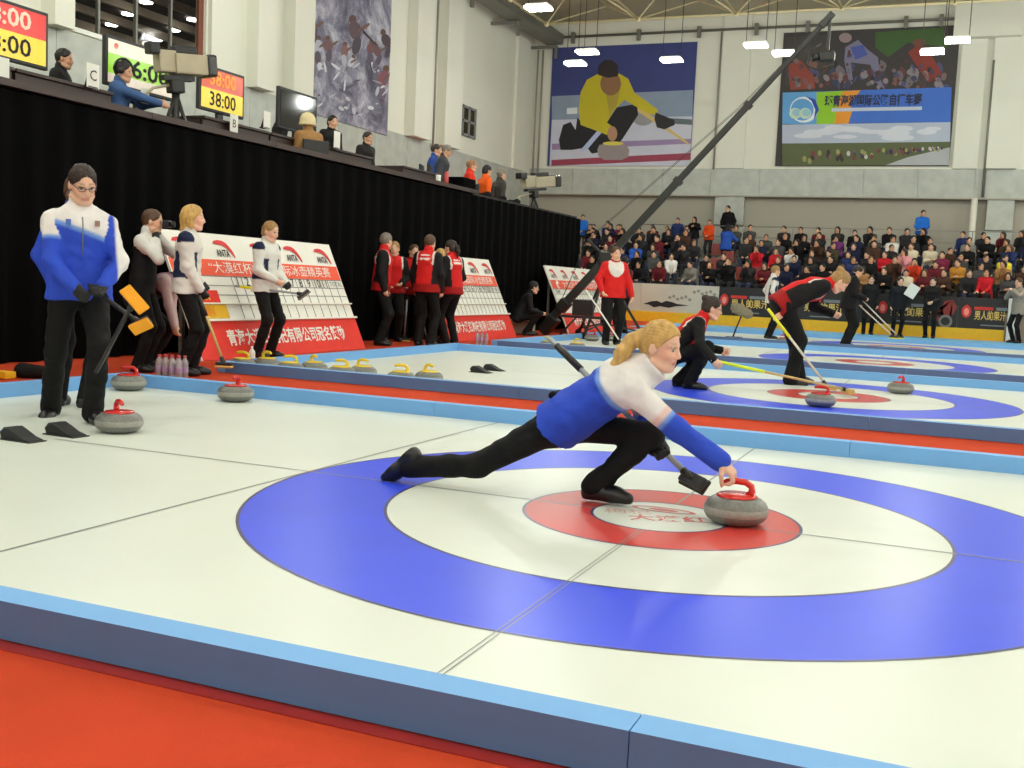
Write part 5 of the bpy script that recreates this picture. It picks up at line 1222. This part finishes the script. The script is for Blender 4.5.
# ---------------------------------------------------------------- furry microphone on its short stand
p = px(742, 311, Y=20.0); t = thing('furry_microphone', 'grey furry boom microphone on a low stand on the far sheet', 'microphone', (p[0]+.05, 20.0, 0)); bs = (p[0]+.05, 20.0, 0)
f0, f1 = px(736, 308, Y=20.0), px(748, 314, Y=20.0); FUR = M('mic_fur', (140, 134, 116), rough=1, var=.25, scale=40, bump=.8, bscale=60, spec=.05)
blob('windshield', [Cone(f0, f1, .12, .11, 'm')], .025, FUR, t, bs, disp=lambda Q: Q+.012*np.sin(Q*91)[:, [1, 2, 0]])
MB().tube([(f0+f1)/2-V3(0, 0, .1), (bs[0]-.15, 20, .25), (bs[0]-.22, 20, .02)], .02, n=6).build('stand_tube', DKST, t, bs)
MB().box((bs[0]-.2, 20, .02), (.35, .25, .03)).build('base', DKST, t, bs)
# ---------------------------------------------------------------- television cameras on the platform
CAMB = M('camera_beige', (168, 160, 136), rough=.5); LENS = M('lens_dark', (24, 22, 22), rough=.25)
def tvcam(a, b, label, x, legs=True, sc=1.0):
    """a, b: rear and front end of the lens box"""
    a, b = np.array(a), np.array(b); d = nrm((b-a)*[1, 1, .0]+V3(0, 0, (b-a)[2])); sd = nrm(np.cross(d, (0, 0, 1))); u = np.cross(sd, d); R = np.array([d, -sd, u]).T; R = np.array([d, np.cross(u, d), u]).T
    L = np.linalg.norm(b-a); c = (a+b)/2; base = V3(c[0]-d[0]*L*.15, c[1]-d[1]*L*.15, 2.25)
    t = thing('television_camera', label, 'television camera', tuple(base))
    q = lambda f, s_, h: a+d*f*L+sd*s_*sc+u*h*sc
    MB().box(q(.62, 0, 0), (L*.55, .24*sc, .24*sc), R=R, bev=.02).build('lens_box', CAMB, t, base); MB().box(q(.94, 0, 0), (L*.16, .28*sc, .27*sc), R=R, bev=.03).build('lens_hood', LENS, t, base)
    MB().box(q(.24, 0, .02), (L*.28, .18*sc, .26*sc), R=R, bev=.02).build('camera_body', CAMB, t, base); MB().box(q(.55, 0, .17), (L*.38, .14*sc, .10*sc), R=R, bev=.02).build('viewfinder', BLK, t, base); MB().box(q(.02, .05, .16), (L*.16, .16*sc, .14*sc), R=R, bev=.02).build('monitor', BLK, t, base)
    MB().box(q(.42, 0, -.17), (L*.5, .12*sc, .06*sc), R=R).box(q(.38, 0, -.27), (.18*sc, .16*sc, .16*sc), R=R, bev=.02).build('pan_head', BLK, t, base)
    MB().tube([q(.32, 0, -.25), q(.02, .0, -.30), q(-.22, 0, -.46)], .018*sc, n=8).build('pan_handle', CAMB, t, base)
    hub = q(.38, 0, -.34)
    for an in (.3, 2.4, 4.5):
        MB().tube([hub, (hub[0]+.32*math.cos(an), hub[1]+.32*math.sin(an), 2.26)], .025*sc, n=8).build('tripod_leg', DKST, t, base)
    MB().tube([hub, (hub[0], hub[1], 2.5)], .05*sc, n=10).build('tripod_column', DKST, t, base)
tvcam(px(150, 62, X=-8.05), px(211, 67, X=-7.75), 'large beige television camera on a tripod beside the official wearing headphones', -8)
tvcam(px(519, 183, X=-8.1), px(556, 181, X=-7.8), 'beige television camera far along the platform near the curling poster', -8)
# ---------------------------------------------------------------- officials on the platform
def official(u, v, x, yaw, label, c, hair, sit=True, s=1.0, hd=(0, .1, 0), hands=None, jr=1.1, vox=.017, z=None):
    """u, v: pixel of the head centre; x: distance plane"""
    h = px(u, v, X=x); pz = h[2]-.66*s
    base = (h[0], h[1], 2.25)
    ph = (pz-2.25)/s
    J = pose(base, yaw, s=s, pel=(-.02, 0, max(ph, .40)), lean=.05, head=hd, hands=hands, feet=((.35, .12, .085), (.35, -.12, .085)) if ph < .75 else None)
    tp_ = person(J, label, vox=vox, hair=hair, jacket=plain(c), fullhands=False, jr=jr, skin=(206, 160, 130))
    if ph < .75:
        t = thing('office_chair', 'dark chair of the '+' '.join(label.split()[:11]), 'chair', base, yaw, 'chairs on the officials platform')
        sz = max(ph, .40)*s-.10*s
        MB().box((-.02, 0, sz-.03), (.44, .44, .05), bev=.015).build('seat', BLK, t); MB().box((-.24, 0, sz+.25), (.04, .42, .42), bev=.015).build('backrest', BLK, t)
        for i in (-.18, .18):
            for k in (-.2, .18): MB().tube([(k, i, 0), (k, i, sz-.04)], .015, n=6).build('leg', DKST, t)
    return J
official(60, 58, -9.3, .5, 'official in black behind the left desk', (26, 26, 28), ('short', BLACKH))
JH = official(119, 71, -8.35, .5, 'official in blue jacket wearing headphones at the television camera', (62, 92, 140), ('short', BLACKH), hands=((.45, .1, .75), (.50, -.05, .72)))
hp = JH.hc
t = thing('headphones', 'black headphones on the official in the blue jacket', 'headphones', tuple(hp)); 
MB().tube([hp+V3(.04*math.cos(.5)*0-.115*math.sin(.5)*math.cos(q_*.314)*-1, 0.115*math.cos(.5)*math.cos(q_*.314), .02+.14*math.sin(q_*.314)) for q_ in range(11)], .014, n=6).build('headband', BLK, t, hp)
for sg in (1, -1): MB().sphere(hp+V3(.105*math.sin(.5)*sg*-1, .105*math.cos(.5)*sg, .0), .04, n=10).build('ear_cup', BLK, t, hp)
official(280, 113, -9.5, .6, 'person in black sitting behind the blank screen', (22, 22, 24), ('short', BLACKH))
JH = official(309, 130, -8.05, 2.6, 'person in cream hat and tan coat seen from behind', (150, 112, 66), None, s=.98)
hp = JH.hc; tag(MB().lathe([(.118, -.05), (.122, .0), (.115, .06), (.085, .11), (.04, .135), (1e-5, .14)], hp+V3(0, 0, .02), n=20).lathe([(.118, -.06), (.130, -.055), (.130, -.02), (.118, -.015)], hp+V3(0, 0, .02), n=20).build('knit_hat', M('cream_knit', (214, 200, 158), rough=.95, bump=.6, bscale=90)), 'cream knitted hat on the person in the tan coat', 'hat')
official(331, 122, -9.5, -.4, 'official in black suit behind a white card', (20, 20, 22), ('tied', BLACKH))
official(366, 138, -9.4, -.2, 'official in dark coat sitting right of the splash poster desk', (34, 32, 32), ('short', DARK))
official(443, 150, -8.25, .3, 'person in dark vest leaning forward on the platform', (58, 60, 66), ('short', GREYH), hd=(0, .5, 0))
official(434, 150, -8.75, .3, 'person in blue jacket just behind the dark-vested platform person', (44, 74, 150), ('short', DARK))
official(469, 176, -8.0, .6, 'person in bright red jacket, left of two by the black draped box', (220, 52, 30), ('short', (150, 110, 80)))
official(485, 176, -8.05, .9, 'person in orange jacket near the far platform camera', (236, 96, 24), ('tied', BLACKH))
official(499, 186, -8.0, .9, 'person in grey at the platform end below the far camera', (60, 58, 56), ('short', GREYH))
p = px(455, 172, X=-8.1); t = thing('draped_box', 'box draped in black cloth on the platform beside the dark-vested person', 'box', (p[0]+.15, p[1]-.05, 2.25)); MB().box((0, 0, .38), (.42, .6, .76), bev=.05).build('black_drape', BLKC, t); MB().box((0, 0, .37), (.38, .56, .74)).build('inner_box', DESK, t)
p = px(437, 174, X=-7.6); tag(MB().lathe([(.04, 0), (.045, .005), (.048, .12), (.045, .13), (1e-5, .13)], (XC-.12, p[1], CT+.07), n=14).build('paper_cup', WHITE), 'white paper cup on the platform ledge by the dark-vested person', 'cup')
p = px(445, 176, X=-7.6); tag(MB().lathe([(.038, 0), (.04, .01), (.04, .20), (.03, .22), (.02, .23), (1e-5, .23)], (XC-.12, p[1], CT+.07), n=14).build('drink_can', M('can_red', (190, 60, 60), rough=.3)), 'tall red drinks can on the platform ledge right of the white cup', 'can')
# ---------------------------------------------------------------- bottled water by the sheets
PET = M('bottle_plastic', (220, 220, 226), rough=.15, trans=.55, spec=.5); CAPB = M('cap_red', (190, 60, 70), rough=.4); LBL = M('bottle_label', (170, 150, 190), rough=.5)
def bottle(x, y, label, grp):
    t = thing('water_bottle', label, 'bottle', (x, y, 0), 0, grp)
    MB().lathe([(.028, 0), (.032, .006), (.032, .15), (.028, .165), (.014, .19), (.013, .20)], n=14).build('bottle_body', PET, t); MB().lathe([(.015, .198), (.016, .20), (.016, .216), (1e-5, .217)], n=12).build('cap', CAPB, t); MB().lathe([(.0325, .06), (.0328, .062), (.0328, .11), (.0325, .112)], n=14).build('label_band', LBL, t)
p = px(164, 379, Z=0); k = 0
for i in range(4):
    for j in range(2):
        bottle(p[0]-.10+.075*i, p[1]+.05+.08*j, ['front', 'back'][j]+' row water bottle, '+['leftmost', 'second from left', 'third from left', 'rightmost'][i]+', behind the nearest kerb', 'water bottles behind the nearest kerb'); k += 1
p = px(480, 345, Z=0)
for i in range(3): bottle(p[0]-.1+.08*i, p[1]+.1, ['left', 'middle', 'right'][i]+' water bottle of three beside the middle scoreboard', 'water bottles by the middle scoreboard')
p = px(18, 377, Z=0); tag(blob('sports_bag', [Cone((p[0]+.05, p[1], .06), (p[0]+.35, p[1]+.1, .05), .07, .05, 'b'), Cut((0, 0, .003), (0, 0, -1))], .012, BLKF, None, (0, 0, 0)), 'small black bag on the red carpet by the left picture edge', 'bag')
p = px(3, 378, Z=0); tag(MB().box((p[0], p[1], .03), (.18, .12, .06), bev=.01).build('yellow_box', YEL), 'yellow item on the carpet at the left picture edge', 'box')
# ---------------------------------------------------------------- spectators
SK = [(206, 158, 126), (214, 170, 140), (196, 146, 112)]
COLS = {'black': (24, 23, 25), 'charcoal': (44, 43, 46), 'navy': (32, 36, 60), 'brown': (70, 48, 38), 'dark grey': (70, 69, 70), 'olive': (66, 62, 46), 'maroon': (96, 32, 40), 'grey': (124, 120, 114), 'cream': (206, 194, 170), 'tan': (160, 118, 74), 'red': (188, 34, 44), 'pink': (222, 150, 156), 'orange-red': (206, 66, 38), 'mustard': (176, 124, 52), 'yellow': (214, 198, 50), 'purple': (112, 56, 120), 'blue': (44, 82, 170), 'bright blue': (40, 110, 205), 'white': (216, 214, 208), 'orange': (222, 78, 34), 'dark blue': (40, 52, 96), 'plum': (120, 40, 66)}
def cloth(n): return M('coat_'+n.replace(' ', '_').replace('-', '_'), COLS[n], rough=.85, var=.12, scale=6, spec=.15)
TRO = [M('trousers_dark', (26, 26, 30), rough=.85), M('jeans', (40, 48, 72), rough=.85)]
def proto(kind, i):
    """a seated or standing spectator facing -Y, built once and copied"""
    rd = random.Random(40+i)
    s = 1.0+rd.uniform(-.05, .04)
    if kind == 'sit':
        hs = [((.34, .10, .60), (.34, -.10, .60)), ((.30, .05, .72), (.28, -.06, .70)), ((.26, .05, 1.02), (.24, -.08, 1.00)), ((.38, .16, .58), (.36, -.16, .58))][i % 4]
        J = pose((0, 0, 0), -math.pi/2, s=s, pel=(-.05, 0, .50), lean=(.10, .22, .05, .35)[i % 4], head=(rd.uniform(-.5, .5), rd.uniform(0, .25), 0), hands=hs, feet=((.40, .12, .085), (.42, -.12, .085)), elbow=((-.6, .3, -.6), (-.6, -.3, -.6)))
    else:
        hs = [((.26, .06, .98), (.25, -.08, .96)), ((.05, .24, .86), (.05, -.24, .86)), ((.28, .06, 1.28), (.26, -.08, 1.25))][i % 3]
        J = pose((0, 0, 0), -math.pi/2, s=s, head=(rd.uniform(-.3, .3), .08, 0), hands=hs, elbow=((-.5, .7, -.2), (-.5, -.7, -.2)))
    style = ['short', 'short', 'bob', 'short', 'tied', 'long', 'short', 'short'][i % 8]
    t = person(J, 'proto', vox=.030, bvox=.020, skin=SK[i % 3], hair=(style, BLACKH), jacket=plain((60, 60, 60)), fullhands=False, jr=1.18, tr=1.12, shoe=True)
    return t
PS = [proto('sit', i) for i in range(8)]; PT = [proto('stand', i) for i in range(3)]
HAIRS = [BLACKH, BLACKH, BLACKH, DARK, (30, 26, 24), BROWN]
used = set()
def spectator(pr, loc, rz, coat, label, grp, hair=None, tro=0, sc=1.0):
    if pr not in used: t = pr; used.add(pr)
    else: t = copy_tree(pr)
    t.location = loc; t.rotation_euler = (0, 0, rz); t.scale = (sc, sc, sc); t['label'] = label; t['category'] = 'person'; t['group'] = grp
    for ch in t.children:
        nm = ch.name.split('.')[0]; m = None
        if nm == 'jacket': m = cloth(coat)
        elif nm == 'hair': m = hairmat(hair or BLACKH)
        elif nm == 'trousers': m = TRO[tro]
        if m: ch.material_slots[0].link = 'OBJECT'; ch.material_slots[0].material = m
    return t
# colours picked out in the crowd: pixel -> coat
PICK = [(746, 259, 'red'), (764, 262, 'red'), (897, 262, 'pink'), (918, 268, 'orange-red'), (946, 262, 'plum'), (957, 272, 'mustard'), (1002, 262, 'yellow'), (992, 274, 'tan'), (981, 286, 'red'), (910, 257, 'cream'), (930, 256, 'cream'), (840, 250, 'purple'), (965, 250, 'grey'), (878, 264, 'red'), (640, 257, 'blue'), (697, 270, 'grey'), (830, 246, 'olive'), (884, 250, 'white'), (905, 285, 'cream'), (606, 250, 'grey'), (752, 247, 'brown'), (793, 262, 'white'), (860, 282, 'tan'), (667, 262, 'white'), (888, 274, 'brown'), (935, 270, 'maroon'), (1012, 275, 'brown'), (855, 255, 'navy'), (620, 262, 'dark blue'), (660, 275, 'maroon'), (985, 240, 'charcoal'), (870, 240, 'charcoal'), (1010, 245, 'olive')]
DARKS = ['black', 'black', 'charcoal', 'navy', 'black', 'brown', 'charcoal', 'dark grey', 'black', 'maroon', 'dark blue', 'charcoal']
ROWN = ['front', 'second', 'third', 'fourth', 'fifth', 'top']
rs = random.Random(11); pick = list(PICK); SPEC = []
def ordn(n):
    return f'{n}'+('th' if 10 <= n % 100 <= 20 else {1: 'st', 2: 'nd', 3: 'rd'}.get(n % 10, 'th'))
for r in range(NR):
    y = TY0+r*TRUN+.12; z = TZ0+r*TRISE
    xa = px(588, 255, Y=y)[0]+rs.uniform(0, .3); xb = px(1034, 260, Y=y)[0]; x = xa; n = 0
    while x < xb:
        u, v = to_px((x, y, z+.85))
        gap = (696 < u < 722 and r > 1) or (722 <= u < 738 and 2 <= r <= 4) or any(abs(u-su) < 8 and sr == r for su, sr, _ in SEATS) or rs.random() < .05
        if not gap:
            n += 1; SPEC.append((r, x+rs.uniform(-.05, .05), y+rs.uniform(-.08, .06), z, u, v, n))
        x += rs.uniform(.54, .64)
# nearest seat takes each picked colour
cmap = {}
for pu, pv, c in PICK:
    best = min((i for i in range(len(SPEC)) if i not in cmap), key=lambda i: (SPEC[i][4]-pu)**2+(1.3*(SPEC[i][5]-pv))**2); cmap[best] = c
# benches
BEN = M('bench_grey', (120, 116, 108), rough=.8)
for r in range(NR):
    y = TY0+r*TRUN+.20; z = TZ0+r*TRISE
    for k_, (x0, x1) in enumerate(((-9.9, px(698, 255, Y=y)[0]), (px(737, 255, Y=y)[0], 9.0))):
        t = thing('stand_bench', f'grey bench of the {ROWN[r]} spectator row, '+('left' if k_ == 0 else 'right')+' of the gangway', 'bench', ((x0+x1)/2, y, z), 0, 'benches of the spectator stand')
        MB().box((0, 0, .355), (x1-x0, .34, .05)).build('bench_top', BEN, t)
        nn_ = int((x1-x0)/2)+1
        for i in range(nn_): MB().box((-(x1-x0)/2+.15+(x1-x0-.3)*i/max(nn_-1, 1), 0, .165), (.06, .28, .33)).build('bench_leg', BEN, t)
for i, (r, x, y, z, u, v, n) in enumerate(SPEC):
    c = cmap.get(i) or rs.choice(DARKS)
    spectator(PS[rs.randrange(8)], (x, y, z), rs.uniform(-.35, .35), c, f'seated spectator in {c} coat, {ROWN[r]} row, {ordn(n)} from the left', f'spectators in the {ROWN[r]} row', hair=rs.choice(HAIRS), tro=rs.randrange(2), sc=rs.uniform(.94, 1.05))
STAND = [(583, 5, 'bright blue', 'spectator standing in bright blue jacket at the end of the black curtain', 1.02, 217), (594, 4, 'black', 'standing spectator in black coat right of the bright blue one', .98, 229), (611, 4, 'navy', 'standing spectator in navy coat left of the jib arm', .98, 229), (618, 4, 'plum', 'shorter standing spectator at the jib arm', .90, 235),
         (678, 5, 'dark blue', 'spectator standing in dark blue jacket with a white badge', 1.0, 220), (695, 5, 'black', 'standing spectator in black coat beside the dark blue badge wearer', 1.0, 220), (710, 5, 'orange', 'spectator standing in orange jacket in the stand', .98, 222), (729, 6, 'black', 'person in black standing highest against the marble pier', 1.06, 208), (727, 3, 'blue', 'person in blue jacket standing in the gangway below the marble pier', 1.0, 228), (923, 6, 'bright blue', 'person in bright blue jacket standing alone on the top walkway', 1.04, 213)]
for i, (u, r, c, lb, sc, hv) in enumerate(STAND):
    y, z = (35.75, 2.6) if r == 6 else (TY0+r*TRUN+.42, TZ0+r*TRISE)
    x = px(u, hv, Y=y)[0]; h = px(u, hv, Y=y)[2]
    sc2 = max(.86, min(1.16, (h-z)/1.56))
    t = spectator(PT[i % 3], (x, y, z), rs.uniform(-.3, .2) if 'gangway' not in lb else 2.8, c, lb, 'standing spectators', tro=i % 2, sc=sc2)
flush_text()
